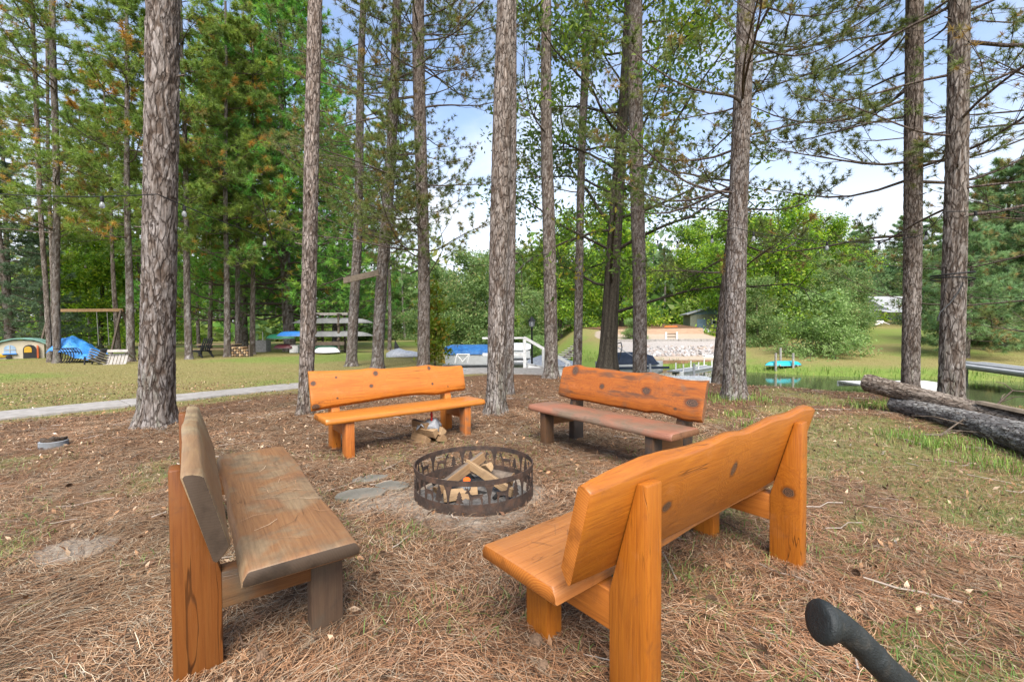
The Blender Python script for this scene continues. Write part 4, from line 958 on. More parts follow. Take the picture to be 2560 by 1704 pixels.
# three-stemmed clump by the tarp
def stem(px, py, wpx, tx, twpx, label, seed, n):
    near_pine(px, py, wpx, tx, twpx, label, 26, .06, seed=seed, amp=.012, cell=(.08, .24), hgt=18, zs=rz_(n, 5.2, 17, seed), azs=ra_(n, seed), length=2.9, per=15, tw=.012, tl=.2, cols=RPC, wts=(4, 4, 2, 1, .6), sec=8, twig=3, group='pine stems by the blue tarp', stubs=3)
stem(132, 835, 20, 121, 16, 'right, thickest stem of the pine clump beside the blue tarp', 61, 44)
stem(115, 833, 15, 72, 11, 'left stem of the pine clump beside the blue tarp, leaning left', 62, 34)
stem(122, 822, 11, 104, 8, 'thin middle stem of the pine clump beside the blue tarp', 63, 24)

WPC = [(.15, .35, .07), (.11, .28, .06), (.22, .42, .075), (.30, .46, .075), (.42, .26, .06)]
wp = conifer('white_pine', 'dense bright green pine with feathery layered boughs behind the canoe rack', 700, 23, .34, 2.0, 125, lambda z: 7.2*(1-.70*max(0, (z-2)/21)), (-.12, .22), 13, 4, 13, .32, .024, WPC, (4, 4, 3, 2, .6), thick=.05, bare=.12, segs=22, spread=.62)
place(wp, 668, 0, .4, 1.0, py=808, first=True)
place(wp, 560, 34, 2.4, 1.0, 'second dense green pine farther back, left of the canoe rack'); place(wp, 770, 38, 4.4, .8, 'smaller dense green pine far behind the canoe rack')
SPC = [(0.095, 0.149, 0.081), (0.121, 0.182, 0.101), (0.162, 0.223, 0.121)]
sp_ = conifer('spruce_tree', 'dark spruce at the left edge behind the toy playhouse', 800, 13, .2, .6, 80, lambda z: 3.4*(1-.93*z/13), (-.35, -.1), 11, 3, 14, .2, .016, SPC, (3, 3, 1), bare=.1, lift=.25)
place(sp_, 20, 25, 0, 1.0, first=True); place(sp_, 95, 31, 2., .8, 'smaller dark spruce behind the pine clump at the left')
BPC = [(0.196, 0.333, 0.149), (0.265, 0.402, 0.172), (0.184, 0.265, 0.103), (0.414, 0.299, 0.127)]
bp = conifer('young_pine', 'bushy blue-green young pine on the far bank at the right edge', 830, 9, .14, .5, 74, lambda z: 3.0*(1-.8*z/9), (-.1, .3), 10, 3, 15, .24, .016, BPC, (3, 3, 3, 1), bare=.1)
place(bp, 2310, 24, 0, 1.1, first=True)
for i, (px, Y, s, lab) in enumerate([(2262, 33, 1.2, 'blue-green young pine behind the right-hand pair of trunks'), (1968, 37, .62, 'small blue-green pine left of the white house'), (2420, 22, 1.2, 'young pine cut by the right edge'), (2150, 50, 1.3, 'far pine behind the white house on the right'),
                                     (1985, 52, 1.25, 'far pine left of the white house roof'), (2080, 56, 1.45, 'tall far pine above the white house roof'), (1240, 52, 1.2, 'far pine behind the lamp post')]):
    place(bp, px, Y, i*1.3, s, lab, 'young pines on the far bank')
# broadleaf
BRG = [(0.248, 0.389, 0.043), (0.173, 0.302, 0.043), (0.356, 0.432, 0.054), (0.119, 0.216, 0.043)]
br = limb_tree('maple_tree', 'bright yellow-green leafy tree behind the swing beam', (0, 0, 0), [(0, 0, -.2), (.1, 0, 2), (.2, .1, 5), (.1, .2, 9)], [.2, .16, .11, .04], 30, 3.9, .16, 21000, .15, BRG, (3, 3, 2, 2), 401, segs=10, droop=.08, clump=.42)
place(br, 230, 34, 0, 1.0, first=True)
BL = 'leafy trees around the water'
for i, (px, Y, s, lab) in enumerate([(150, 42, .95, 'leafy tree behind the blue tarp, left of the swing beam'), (395, 45, .8, 'leafy tree far behind the stout foreground trunk'), (1430, 42, 1.25, 'bright leafy tree on the far bank behind the dark oak'), (1290, 40, 1.05, 'bright leafy tree on the far bank right of the lamp post'),
                                     (1780, 33, 1.0, 'yellow-green leafy tree on the far bank right of the beach'), (1600, 58, 1.35, 'leafy tree behind the beach cabin'), (1900, 46, 1.1, 'leafy tree behind the pale feathery shrub'), (1700, 44, 1.1, 'leafy tree above the far bank behind the thick trunk')]):
    place(br, px, Y, i*1.1+.5, s, lab, BL)
MGC = [(0.192, 0.288, 0.096), (0.144, 0.228, 0.078), (0.252, 0.336, 0.120), (0.324, 0.312, 0.132)]
mg = limb_tree('willow_tree', 'soft grey-green round tree beyond the blue-covered pontoon boat', (0, 0, 0), [(0, 0, -.2), (.0, .1, 1.2), (.2, .1, 3.5), (.1, .2, 7.5)], [.2, .15, .11, .04], 34, 3.4, .06, 20000, .13, MGC, (3, 3, 2, 1), 402, segs=10, droop=.14, clump=.40)
place(mg, 1085, 34, 0, 1.0, first=True)
for i, (px, Y, s, lab) in enumerate([(1010, 46, 1.0, 'grey-green tree on the far lawn left of the pontoon boat'), (1170, 43, 1.15, 'grey-green tree behind the white stair railing'), (930, 60, 1.1, 'grey-green tree at the end of the far lawn'), (1230, 34, .62, 'small bushy tree behind the lamp post'), (1850, 38, .95, 'grey-green tree behind the turquoise kayak'),
                                     (2290, 44, 1.3, 'grey-green tree behind the young pine at the right edge'), (2000, 62, 1.3, 'far grey-green tree between the far pines'), (830, 62, 1.2, 'far grey-green tree behind the canoe rack')]):
    place(mg, px, Y, i*1.7+.5, s, lab, BL)
for i, (px, Y, s_, lab) in enumerate([(1950, 34, .62, 'small grey-green tree on the slope left of the white house'), (2130, 37, .7, 'small grey-green tree on the slope right of the white house'), (1905, 30, .6, 'grey-green bush right behind the feathery shrub'), (2230, 26, .6, 'grey-green bush behind the gangway top'), (1745, 29, .55, 'grey-green bush on the bank right of the thick trunk')]):
    place(mg, px, Y, i*2.1+.2, s_, lab, BL)
place(bp, 2225, 21, 2.2, .8, 'young pine right above the gangway, behind the cabled trunk', 'young pines on the far bank')
# feathery pale shrub over the kayak, and shrubs of the bank
FSC = [(.25, .36, .12), (.18, .29, .09), (.32, .42, .17)]
fs = limb_tree('feathery_shrub', 'pale green feathery shrub hanging over the bank right of the turquoise kayak', (0, 0, 0), [(0, 0, -.2), (.05, 0, .6), (.1, 0, 1.6), (.1, 0, 3.0)], [.09, .07, .05, .02], 44, 2.2, .06, 15000, .085, FSC, (3, 3, 2), 403, cat='shrub', segs=8, droop=.30, clump=.22)
place(fs, 1890, 23.5, 0, 1.0, first=True)
place(fs, 1460, 28.5, 2, .42, 'small pale shrub at the left end of the beach'); place(fs, 1232, 30, 1., .55, 'pale shrub behind the black lamp post')
ORC = [(.17, .24, .03), (.20, .22, .03), (.30, .20, .03)]
oc = limb_tree('sapling', 'slender yellow-green sapling left of the blue-covered pontoon boat', (0, 0, 0), [(0, 0, -.1), (0, 0, 1), (.1, 0, 2), (.1, 0, 3.4)], [.03, .025, .02, .01], 16, .8, .12, 1500, .12, ORC, (3, 2, 1), 404, segs=6, clump=.2)
place(oc, 1000, 17.5, 0, 1.0, first=True)

# the far wood that closes the view: one mass
def far_wood():
    r = np.random.default_rng(77); Vs, Qs, Cs = [], [], []; nb = 0
    P1, R1 = [], []
    C, T = [], []
    for i in range(520):
        az = r.uniform(-1.2, 1.2); Y = r.uniform(58, 92) if abs(az) > .12 else r.uniform(66, 95); x = math.tan(az)*Y*.95
        if -14 < x < 2 and Y < 62: continue
        h = r.uniform(8, 15) if x > -20 else r.uniform(11, 19); zb = float(hz1(x, Y)); lowc = r.uniform(.8, 4.5)
        P1.append(np.array([(x, Y, zb), (x+r.uniform(-.3, .3), Y, zb+h*.4), (x+r.uniform(-.5, .5), Y, zb+h*.8)])); R1.append(np.array((.17, .13, .06)))
        n = 90; u = unit(n, r)*r.uniform(.35, 1, (n, 1)); rx = r.uniform(2.0, 3.6)
        c = np.array((x, Y, zb+(h+lowc)/2)) + u*np.array((rx, rx, (h-lowc)/2)); C.append(c)
        base = 1.5*np.array([(.09, .15, .045), (.07, .12, .04), (.13, .20, .05), (.10, .15, .07), (.19, .19, .06)])[r.integers(0, 5)]
        T.append(np.tile(base, (n, 1)))
    for i in range(430):         # underwood
        az = r.uniform(-1.2, 1.2); Y = r.uniform(54, 66); x = math.tan(az)*Y
        if -16 < x < 3: Y = r.uniform(64, 70)
        zb = float(hz1(x, Y)); n = 46; u = unit(n, r)*r.uniform(.3, 1, (n, 1)); c = np.array((x, Y, zb+1.3)) + u*np.array((2.4, 1.5, r.uniform(1.2, 2.6))); C.append(c); T.append(np.tile(1.4*np.array([(.10, .19, .04), (.07, .12, .04), (.15, .20, .05)])[r.integers(0, 3)], (n, 1)))
    C = np.concatenate(C); T = np.concatenate(T)
    k = 1; C = np.repeat(C, k, 0) + r.normal(size=(len(C)*k, 3))*.4; T = np.repeat(T, k, 0)
    V, q, c = leaf_mesh(C, T, .85, r, elong=1.4); o = link('far_wood', mesh_np('far_wood', V, [q], c), 'leaf'); tag(o, 'far wood closing the view beyond the lawn and water', 'wood', kind='stuff')
    v, q = tubes(P1, R1, 6); o2 = link('far_trunks', mesh_np('far_trunks', v, [q], np.tile(np.array((.20, .175, .155)), (len(v), 1)), smooth=True), 'bark'); tag(o2, 'grey trunks of the far wood beyond the lawn', 'wood', kind='stuff')
far_wood()

# ------------------------------------------------------------------ needle litter, grass, leaf litter
def ribbons(C, az, L, w, bend, tilt, cols, r, lift=.006):
    """flat curved ribbons lying on the ground (3 cross sections)"""
    N = len(C); d = np.stack([np.cos(az), np.sin(az), tilt], -1); s = np.stack([-np.sin(az), np.cos(az), np.zeros(N)], -1)
    out = []
    for f, wf in ((-.5, .7), (0, 1.), (.5, .5)):
        p = C + d*(L*f)[:, None] + s*(bend*L*(f*f*4-0.5)*.25)[:, None]; p[:, 2] += lift*(1-abs(f)*1.2)
        out += [p - s*(w*wf/2)[:, None], p + s*(w*wf/2)[:, None]]
    V = np.stack(out, 1).reshape(-1, 3); b = np.arange(N)[:, None]*6
    q = np.concatenate([b+np.array((0, 2, 3, 1)), b+np.array((2, 4, 5, 3))])
    return V, q, np.repeat(cols, 6, 0)
def wedge_points(n, y0, y1, r, margin=1.22):
    # even cover in view, thinning out over a margin on either side
    n = int(n*1.22); t = r.random(n); y = np.sqrt(y0*y0 + t*(y1*y1-y0*y0)); u = r.uniform(-1, 1, n)*1.22; u = np.where(np.abs(u) > 1, np.sign(u)*(1 + (np.abs(u)-1)*2.2), u); return u*(y*margin+.35), y
NEEDLE = [(.49, .325, .20), (.40, .225, .12), (.285, .145, .075), (.36, .29, .205), (.085, .052, .034), (.62, .48, .33)]
def needles():
    r = np.random.default_rng(3); X, Y = [], []
    for y0, y1, n in ((.3, 1.3, 9000), (1.3, 2.6, 42000), (2.6, 4.2, 62000), (4.2, 6.5, 68000), (6.5, 10.5, 70000), (10.5, 15, 18000)):
        x, y = wedge_points(n, y0, y1, r); X.append(x); Y.append(y)
    x = np.concatenate(X); y = np.concatenate(Y)
    lm = lawn_mask(x, y); dm = dirt_mask(x, y); wd = poly_sd(x, y, WATER)
    keep = (r.random(len(x)) > lm*.78) & (r.random(len(x)) > dm*.72) & (wd > .3) & (np.abs(path_d(x, y)) > .5) & (np.hypot(x-PIT[0], y-PIT[1]) > .47)
    clump = fbm(x, y, 61, 3.0, 3); keep &= r.random(len(x)) < .35 + 1.1*clump
    x, y = x[keep], y[keep]; N = len(x)
    z = hz(x, y) + .004 + r.random(N)*.016*(.4+1.2*fbm(x, y, 62, 4, 2))
    flow = fbm(x, y, 63, .9, 2)*6.28*1.6; az = np.where(r.random(N) < .55, flow + r.normal(size=N)*.45, r.uniform(0, 6.28, N))
    L = r.uniform(.07, .155, N); w = np.maximum(.0022, .00075*y)*r.uniform(.8, 1.3, N)
    col = pick(NEEDLE, (2.4, 4, 4, 1.8, 3, .7), N, r)*r.uniform(.6, 1.15, (N, 1))*(.62+.75*fbm(x, y, 66, 2.6, 3))[:, None]; red = fbm(x, y, 64, .6, 3)[:, None]
    col = col*(1 + (red-.5)*np.array((.22, -.08, -.2)))
    V, q, c = ribbons(np.stack([x, y, z], -1), az, L, w, r.normal(size=N)*.9, r.normal(size=N)*.09, col, r)
    far_ = np.nonzero(y > 6.5)[0]; keepq = np.ones(len(q), bool); keepq[far_] = False; keepq[N+far_] = False; q = np.concatenate([q[keepq], far_[:, None]*6+np.array((0, 4, 5, 1))])
    tag(link('needle_litter', mesh_np('needle_litter', V, [q], c), 'litter'), 'rust-brown fallen pine needles covering the ground round the benches', 'pine needles', kind='stuff')
needles()
def blades(name, label, x, y, hgt, w, cols, r, lean=.7):
    N = len(x); z = hz(x, y); b = np.stack([x, y, z-.004], -1); az = r.uniform(0, 6.28, N); h = hgt*r.uniform(.5, 1.3, N)
    d = np.stack([np.cos(az), np.sin(az), np.zeros(N)], -1); s = np.stack([-np.sin(az), np.cos(az), np.zeros(N)], -1); ln = lean*r.uniform(.2, 1.3, N)
    up = np.array((0, 0, 1.))
    m = b + up*(h*.62)[:, None] + d*(h*ln*.35)[:, None]; t = b + up*(h*(1-.35*np.clip(ln, 0, 1)))[:, None] + d*(h*ln)[:, None]; ww = (w*r.uniform(.7, 1.3, N))[:, None]
    if name == 'lawn_grass':
        V = np.stack([b-s*ww/2, b+s*ww/2, t], 1).reshape(-1, 3); k = np.arange(N)[:, None]*3
        tag(link(name, mesh_np(name, V, [k+np.array((0, 1, 2))], np.repeat(cols, 3, 0)), 'grass_blade'), label, 'grass', kind='stuff'); return
    V = np.stack([b-s*ww/2, b+s*ww/2, m+s*ww*.4, m-s*ww*.4, t], 1).reshape(-1, 3); k = np.arange(N)[:, None]*5
    tag(link(name, mesh_np(name, V, [k+np.array((0, 1, 2, 3)), k+np.array((3, 2, 4))], np.repeat(cols, 5, 0)), 'grass_blade'), label, 'grass', kind='stuff')
GREEN = [(0.116, 0.197, 0.044), (0.080, 0.144, 0.031), (0.179, 0.242, 0.063), (0.287, 0.260, 0.108), (0.359, 0.305, 0.161)]
def grass():
    r = np.random.default_rng(8)
    X, Y = [], []
    for y0, y1, n in ((.3, 1.3, 12000), (1.3, 3, 60000), (3, 5.5, 70000), (5.5, 9, 60000)):
        x, y = wedge_points(n, y0, y1, r); X.append(x); Y.append(y)
    x = np.concatenate(X); y = np.concatenate(Y); lm = lawn_mask(x, y); cl = sstep(fbm(x, y, 71, 3.2, 3), .42, .68)
    k = (r.random(len(x)) < np.clip(lm*1.1, 0, 1)*(.45+.55*cl)*.62) & (np.abs(path_d(x, y)) > .47) & (poly_sd(x, y, WATER) > .0) & (dirt_mask(x, y) < .4); x, y = x[k], y[k]
    gm = green_mask(x, y); col = pick(GREEN, (4, 3, 3, 2, 1.5), len(x), r)*r.uniform(.75, 1.2, (len(x), 1))
    blades('grass_tufts', 'thin green grass growing up through the fallen needles', x, y, .058, .0036, col, r, lean=1.6)
    x, y = wedge_points(330000, 5.5, 24, r, 1.25); lm = lawn_mask(x, y); pd = path_d(x, y)
    k = (r.random(len(x)) < lm*.5*np.where(y < 14, 1., .55)) & (np.abs(pd) > .47) & (poly_sd(x, y, WATER) > .05) & (sand_mask(x, y) < .1); x, y = x[k], y[k]
    gm = np.clip(green_mask(x, y) + (fbm(x, y, 33, 1.1, 4)-.5)*1.1, 0, 1)[:, None]; col = .82*pick([(.36, .29, .13), (.28, .23, .09), (.45, .37, .19)], (3, 3, 2), len(x), r)*(1-gm) + pick([(.14, .21, .045), (.10, .165, .035), (.22, .29, .07)], (3, 3, 2), len(x), r)*gm
    blades('lawn_grass', 'dry yellow-green lawn grass beyond the concrete path and along the water', x, y, .05, .010, col*r.uniform(.75, 1.2, (len(x), 1)), r, lean=1.0)
grass()
def edge_grass():
    r = np.random.default_rng(18); X, Y = [], []
    # tufts round the trunk feet on the right, along the logs and the water's edge
    for px, py, n, s in ((1660, 925, 260, .28), (1735, 925, 260, .26), (1700, 960, 160, .12), (1745, 985, 160, .12), (2010, 935, 420, .32), (2120, 930, 300, .3), (2080, 1010, 220, .2), (2200, 1030, 220, .22), (2320, 1080, 240, .2), (2150, 1030, 120, .1), (1160, 1000, 0, .1)):
        g = G(px, py); X.append(g.x + r.normal(size=n)*s); Y.append(g.y + r.normal(size=n)*s*.8)
    x, y = wedge_points(60000, 9, 27, r, 1.25); d = poly_sd(x, y, WATER); k = (d > -.35) & (d < 1.0) & (x > .5) & (sand_mask(x, y) < .1); X.append(x[k]); Y.append(y[k])
    x = np.concatenate(X); y = np.concatenate(Y)
    blades('bank_grass', 'lush green grass along the water and round the trunk feet', x, y, np.where(y > 8, .26, .12), np.where(y > 8, .016, .006), pick([(.16, .27, .045), (.11, .20, .04), (.24, .33, .07), (.33, .31, .10)], (4, 3, 3, 1), len(x), r)*r.uniform(.75, 1.2, (len(x), 1)), r, lean=.7)
edge_grass()
def leaf_litter():
    r = np.random.default_rng(28); n = 9000; x, y = wedge_points(n, 1.4, 11, r)
    k = (np.abs(path_d(x, y)) > .5) & (poly_sd(x, y, WATER) > .4); x, y = x[k], y[k]; n = len(x)
    V, q, c = leaf_mesh(np.stack([x, y, hz(x, y)+.018], -1), pick([(.50, .36, .24), (.34, .19, .10), (.16, .085, .05), (.09, .055, .035), (.58, .52, .44)], (2.5, 4, 4, 3, .12), n, r), .026, r, flat=.9, elong=1.7)
    tag(link('leaf_litter', mesh_np('leaf_litter', V, [q], c), 'litter'), 'scattered dry leaves and bark flakes among the needles', 'leaves', kind='stuff')
    n = 420; x, y = wedge_points(n, 1.5, 9, r); k = (np.abs(path_d(x, y)) > .5) & (np.hypot(x-PIT[0], y-PIT[1]) > .5) & (poly_sd(x, y, WATER) > .4); x, y = x[k], y[k]; n = len(x)
    az = r.uniform(0, 6.28, n); L = r.uniform(.08, .35, n); P = []
    for f in (-.5, -.17, .17, .5): P.append(np.stack([x+np.cos(az)*L*f, y+np.sin(az)*L*f + .02*np.sin(f*9+az), hz(x, y)+.014+r.uniform(0, .01, n)], -1))
    v, q = tubes(np.stack(P, 1), np.repeat(r.uniform(.0022, .0055, n)[:, None], 4, 1), 4)
    tag(link('twig_litter', mesh_np('twig_litter', v, [q], np.repeat(pick([(.24, .18, .14), (.34, .28, .23), (.14, .09, .06)], (2, 2, 2), n, r), 16, 0)), 'litter'), 'small fallen twigs lying on the needles', 'twigs', kind='stuff')
leaf_litter()

# ------------------------------------------------------------------ things on the lawn, left
plain('cream_plastic', (.40, .35, .265), .6, .12, 3, dirt=(.4, .36, .28)); plain('teal_plastic', (.15, .28, .235), .6, .15, 3, dirt=(.2, .25, .2)); plain('blue_plastic', (.03, .16, .45), .45, .2, 3)
plain('yellow_plastic', (.45, .27, .025), .5, .15, 3); plain('red_orange_plastic', (.42, .09, .03), .5, .15, 3); plain('window_blue', (.25, .35, .48), .3, .2, 4)
plain('black_metal', (.022, .022, .024), .5, .3, 8, metal=.3); plain('dark_wood', (.10, .075, .055), .8, .35, 10, bump=.4); plain('grey_wood', (.30, .275, .25), .85, .25, 10, bump=.4, dirt=(.18, .16, .14))
plain('tan_wood', (.38, .27, .16), .8, .3, 9, bump=.4); plain('white_paint', (.72, .71, .68), .55, .08, 6, dirt=(.5, .48, .44)); plain('aluminium', (.36, .365, .37), .5, .15, 5, metal=.4, dirt=(.25, .25, .245)); plain('canoe_grey', (.17, .17, .168), .6, .2, 4, dirt=(.09, .09, .085))
plain('pale_fibreglass', (.66, .66, .64), .35, .08, 4); plain('black_plastic', (.02, .02, .022), .45, .3, 6); plain('orange_beam', (.22, .135, .065), .8, .25, 9); plain('rope_grey', (.2, .19, .18), .9, .2, 20)
plain('green_hull', (.03, .20, .10), .4, .2, 4); plain('maroon_hull', (.13, .03, .035), .45, .2, 4); plain('dark_green_hull', (.035, .085, .055), .45, .2, 4); plain('turquoise_hull', (.02, .36, .42), .4, .12, 4); plain('orange_hull', (.65, .14, .02), .4, .15, 4)
plain('roof_grey', (.28, .285, .29), .8, .2, 5, bump=.3); plain('slate_blue', (.12, .18, .24), .7, .15, 5); plain('olive_siding', (.16, .17, .13), .8, .15, 5); plain('white_siding', (.66, .67, .69), .7, .06, 5); plain('dark_glass', (.03, .04, .05), .1, .2, 3, spec=.5)
def tarp_mat():
    t = NT('blue_tarp'); P = t.coord(); f = t.noise(P, 5, 6, .6); t.color(t.ramp(f, [(.3, (.02, .13, .40)), (.7, (.06, .27, .62))])); t.rough(.4, .4); t.bump(t.noise(P, 7, 6, .6), .8, .06)
tarp_mat()
def frame_at(px, py, Y=None):
    p = G(px, py) if Y is None else W(px, py, Y); return p, p.y*KD/FPX          # place, metres per read pixel
# toy playhouse
p, m = frame_at(52, 824); ph = thing('toy_playhouse', 'cream plastic toy playhouse with curved teal roof at the left edge of the lawn', 'playhouse', (p.x, p.y, 0), R(36))
def wall_with(mb, poly, o, ex, t): mb.prism(poly, o, ex, (0, 0, 1), Vector(ex).cross(Vector((0, 0, 1))), t)
w, d, h = 1.75, 1.2, .74
mb = MB(); MB.prism(mb, [(-w/2, 0), (w/2, 0), (w/2, h), (w*.25, h+.14), (-w*.1, h+.17), (-w*.3, h+.08), (-w/2, h-.08)], (0, -d/2, 0), (1, 0, 0), (0, 0, 1), (0, 1, 0), .05)
mb.build('front_wall', 'cream_plastic', ph, bevel=.012)
mb = MB(); MB.prism(mb, [(-w/2, 0), (w/2, 0), (w/2, h), (w*.25, h+.14), (-w*.1, h+.17), (-w*.3, h+.08), (-w/2, h-.08)], (0, d/2-.05, 0), (1, 0, 0), (0, 0, 1), (0, 1, 0), .05); mb.build('back_wall', 'cream_plastic', ph)
MB().box((-w/2+.02, 0, h/2-.05), (.05, d-.1, h-.1)).build('side_wall', 'cream_plastic', ph); MB().box((w/2-.02, 0, h/2), (.05, d-.1, h)).build('side_wall', 'cream_plastic', ph)
secs = []
for x, z in ((-w/2-.12, h-.16), (-w*.42, h-.02), (-w*.3, h+.1), (-w*.1, h+.2), (.1, h+.22), (w*.3, h+.17), (w*.44, h+.06), (w/2+.1, h-.06)): secs.append([(x, -d/2-.1, z), (x, d/2+.1, z), (x, d/2+.1, z+.06), (x, -d/2-.1, z+.06)])
MB().loft(secs).build('roof', 'teal_plastic', ph, smooth=40)
def arch(cx, w_, z0, h_, n=8): return [(cx-w_/2, z0), (cx+w_/2, z0)] + [(cx+w_/2*math.cos(a), z0+h_-w_/2+w_/2*math.sin(a)) for a in np.linspace(0, math.pi, n)]
wn = bpy.data.objects; mb = MB(); mb.prism(arch(-.28, .40, .26, .42), (0, -d/2-.012, 0), (1, 0, 0), (0, 0, 1), (0, 1, 0), .02); f = mb.build('window', 'window_blue', ph)
mb = MB(); mb.beam((-.28, -d/2-.02, .27), (-.28, -d/2-.02, .66), .02, .02); mb.beam((-.47, -d/2-.02, .45), (-.09, -d/2-.02, .45), .02, .02); mb.build('window_bar', 'cream_plastic', f)
mb = MB(); mb.box((-.28, -d/2-.05, .25), (.48, .1, .05)); mb.build('window_box', 'blue_plastic', ph, bevel=.01)
mb = MB(); mb.prism(arch(.38, .46, .02, .66), (0, -d/2-.01, 0), (1, 0, 0), (0, 0, 1), (0, 1, 0), .015); mb.build('doorway', 'black_plastic', ph)
mb = MB(); mb.prism(arch(.32, .26, .30, .30), (0, -d/2-.03, 0), (1, 0, 0), (0, 0, 1), (0, 1, 0), .03); mb.build('door_panel', 'yellow_plastic', ph, bevel=.008)
mb = MB(); mb.prism(arch(.0, .34, .02, .64), (.62, -d/2-.02, 0), Vector((.35, -.94, 0)), (0, 0, 1), Vector((.94, .35, 0)), .04); mb.build('door', 'red_orange_plastic', ph, bevel=.01)
# toy car
p, m = frame_at(8, 826); tc_ = thing('toy_car', 'small yellow and blue ride-on toy at the left edge before the playhouse', 'toy', (p.x, p.y-.1, 0), R(40))
secs = [[(x, y, z) for y, z in ((-.19*s, .1), (.19*s, .1), (.21*s, .1+h_*.6), (.13*s, .1+h_), (-.13*s, .1+h_), (-.21*s, .1+h_*.6))] for x, h_, s in ((-.45, .1, .7), (-.38, .17, .95), (-.1, .2, 1), (.05, .15, 1), (.3, .18, 1), (.42, .12, .7))]
MB().loft(secs).build('body', 'yellow_plastic', tc_, smooth=40); MB().box((.1, 0, .29), (.5, .22, .05)).build('seat', 'blue_plastic', tc_, bevel=.015)
for x in (-.28, .28):
    for s in (-1, 1): MB().tube([(x, s*.17, .1), (x, s*.25, .1)], .1, 12).build('wheel', 'black_plastic', tc_, bevel=.012)
# tarp over a stack of chairs
def tarp():
    p, m = frame_at(190, 834); Y = p.y+.5; n = 26; k = 16; mb = MB(); rr = random.Random(3)
    def top(u):                       # profile along the picture
        return np.interp(u, [0, .12, .3, .55, .8, 1], [.9, 1.13, 1.08, .72, .42, .28])
    for j in range(k):
        v = j/(k-1)
        for i in range(n):
            u = i/(n-1); z = top(u)*(1-.55*(2*abs(v-.5))**2.2)+.035*math.sin(u*17+v*9)+.025*math.sin(v*21+u*5); z *= (1-.1*rr.random())
            x = W(146+96*u, 800, Y).x; mb.v.append((x, Y+(v-.5)*1.5, max(z, .12)))
    for j in range(k-1):
        for i in range(n-1): mb.f.append((j*n+i, j*n+i+1, (j+1)*n+i+1, (j+1)*n+i))
    o = mb.build('tarp', 'blue_tarp', None, smooth=70); s = o.modifiers.new('thick', 'SOLIDIFY'); s.thickness = .004
    tag(o, 'bright blue tarp draped over stacked chairs right of the pine clump', 'tarp')
    # curved tubular chairs under its left end
    for i in range(5):
        x0 = W(153+i*7.5, 800, Y-.62).x; y0 = Y-.72-.02*i
        c = thing('stacking_chair', ['first', 'second', 'third', 'fourth', 'fifth'][i] + ' black tubular chair from the pine clump, tipped under the blue tarp', 'chair', (x0, y0, 0), R(8), 'black tubular chairs under the tarp')
        a = [(-.13+.40*math.sin(t)*.55, 0, .32-.30*math.cos(t)) for t in np.linspace(.2, 3.6, 12)]
        for s in (-.2, .2): MB().tube([(q[0], s, q[2]) for q in a], .016, 6).build('frame', 'black_metal', c, smooth=60)
        for q in (3, 6, 9): MB().tube([(a[q][0], -.2, a[q][2]), (a[q][0], .2, a[q][2])], .012, 6).build('crossbar', 'black_metal', c)
tarp()
p, m = frame_at(97, 812); 
mb = MB(); n = 10
for j in range(n):
    for i in range(n):
        u, v = i/(n-1)-.5, j/(n-1)-.5; mb.v.append((u*1.0, v*.8, .62*(1-2.2*(u*u+v*v))+.03*math.sin(9*u+4*v)+.15))
for j in range(n-1):
    for i in range(n-1): mb.f.append((j*n+i, j*n+i+1, (j+1)*n+i+1, (j+1)*n+i))
o = mb.build('tarp', 'blue_tarp', None, smooth=70); o.location = (p.x, p.y, 0); o.modifiers.new('thick', 'SOLIDIFY').thickness = .004; tag(o, 'small blue tarp bundle between the playhouse and the pine clump', 'tarp')
# lounge chairs
def lounge(px, py, rz, mat, label, tip=0., sc=1., name='lounge_chair'):
    p, m = frame_at(px, py); c = thing(name, label, 'chair', (p.x, p.y, .0), R(rz), 'lawn chairs'); c.scale = (sc,)*3; c.rotation_euler = (R(tip), 0, R(rz))
    for s in (-.28, .28):
        MB().beam((-.42, s, .30), (.42, s, .36), .04, .07).build('side_rail', mat, c); MB().beam((.38, s, 0), (.34, s, .50), .05, .08).build('leg', mat, c); MB().beam((-.55, s, 0), (-.2, s, .33), .05, .08).build('leg', mat, c)
        MB().beam((-.30, s*1.2, .54), (.42, s*1.2, .54), .12, .025).build('arm', mat, c)
    for i in range(6): MB().box((-.28+i*.125, 0, .35+.004*i), (.10, .56, .02)).build('seat_slat', mat, c)
    for i in range(5): MB().beam((-.30, -.22+i*.11, .33), (-.62, -.22+i*.11, 1.0), .09, .02, up=(0, 1, 0)).build('back_slat', mat, c)
    return c
lounge(218, 838, 185, 'black_plastic', 'black slatted lawn chair lying low in front of the blue tarp', sc=.62)
lounge(278, 836, 15, 'grey_wood', 'weathered grey lawn chair tipped over right of the blue tarp', tip=62, sc=.95)
lounge(462, 822, 160, 'black_plastic', 'black lawn chair leaning back left of the picnic table', sc=.95)
# swing set
Ys = 24.0
sw = thing('swing_set', 'wooden swing set with a long tan beam behind the blue tarp', 'swing set', (W(215, 792, Ys).x, Ys, 0), 0); ox = sw.location.x
zb = W(215, 713.5, Ys).z; xa, xb = W(113, 713, Ys).x-ox, W(284, 713, Ys).x-ox
MB().beam((xa, 0, zb), (xb, 0, zb), .09, .16).build('beam', 'orange_beam', sw)
for x in (xa+.1, xb-.08):
    for s in (-1, 1): MB().beam((x, s*.75, 0), (x, s*.05, zb), .09, .09).build('post', 'dark_wood', sw)
for x in (W(222, 713, Ys).x-ox, W(246, 713, Ys).x-ox): MB().tube([(x, 0, zb), (x+.02, .05, .55)], .018, 5).build('rope', 'rope_grey', sw)
MB().box((W(234, 713, Ys).x-ox, .05, .54), (.62, .2, .03)).build('swing_seat', 'black_plastic', sw, bevel=.008)
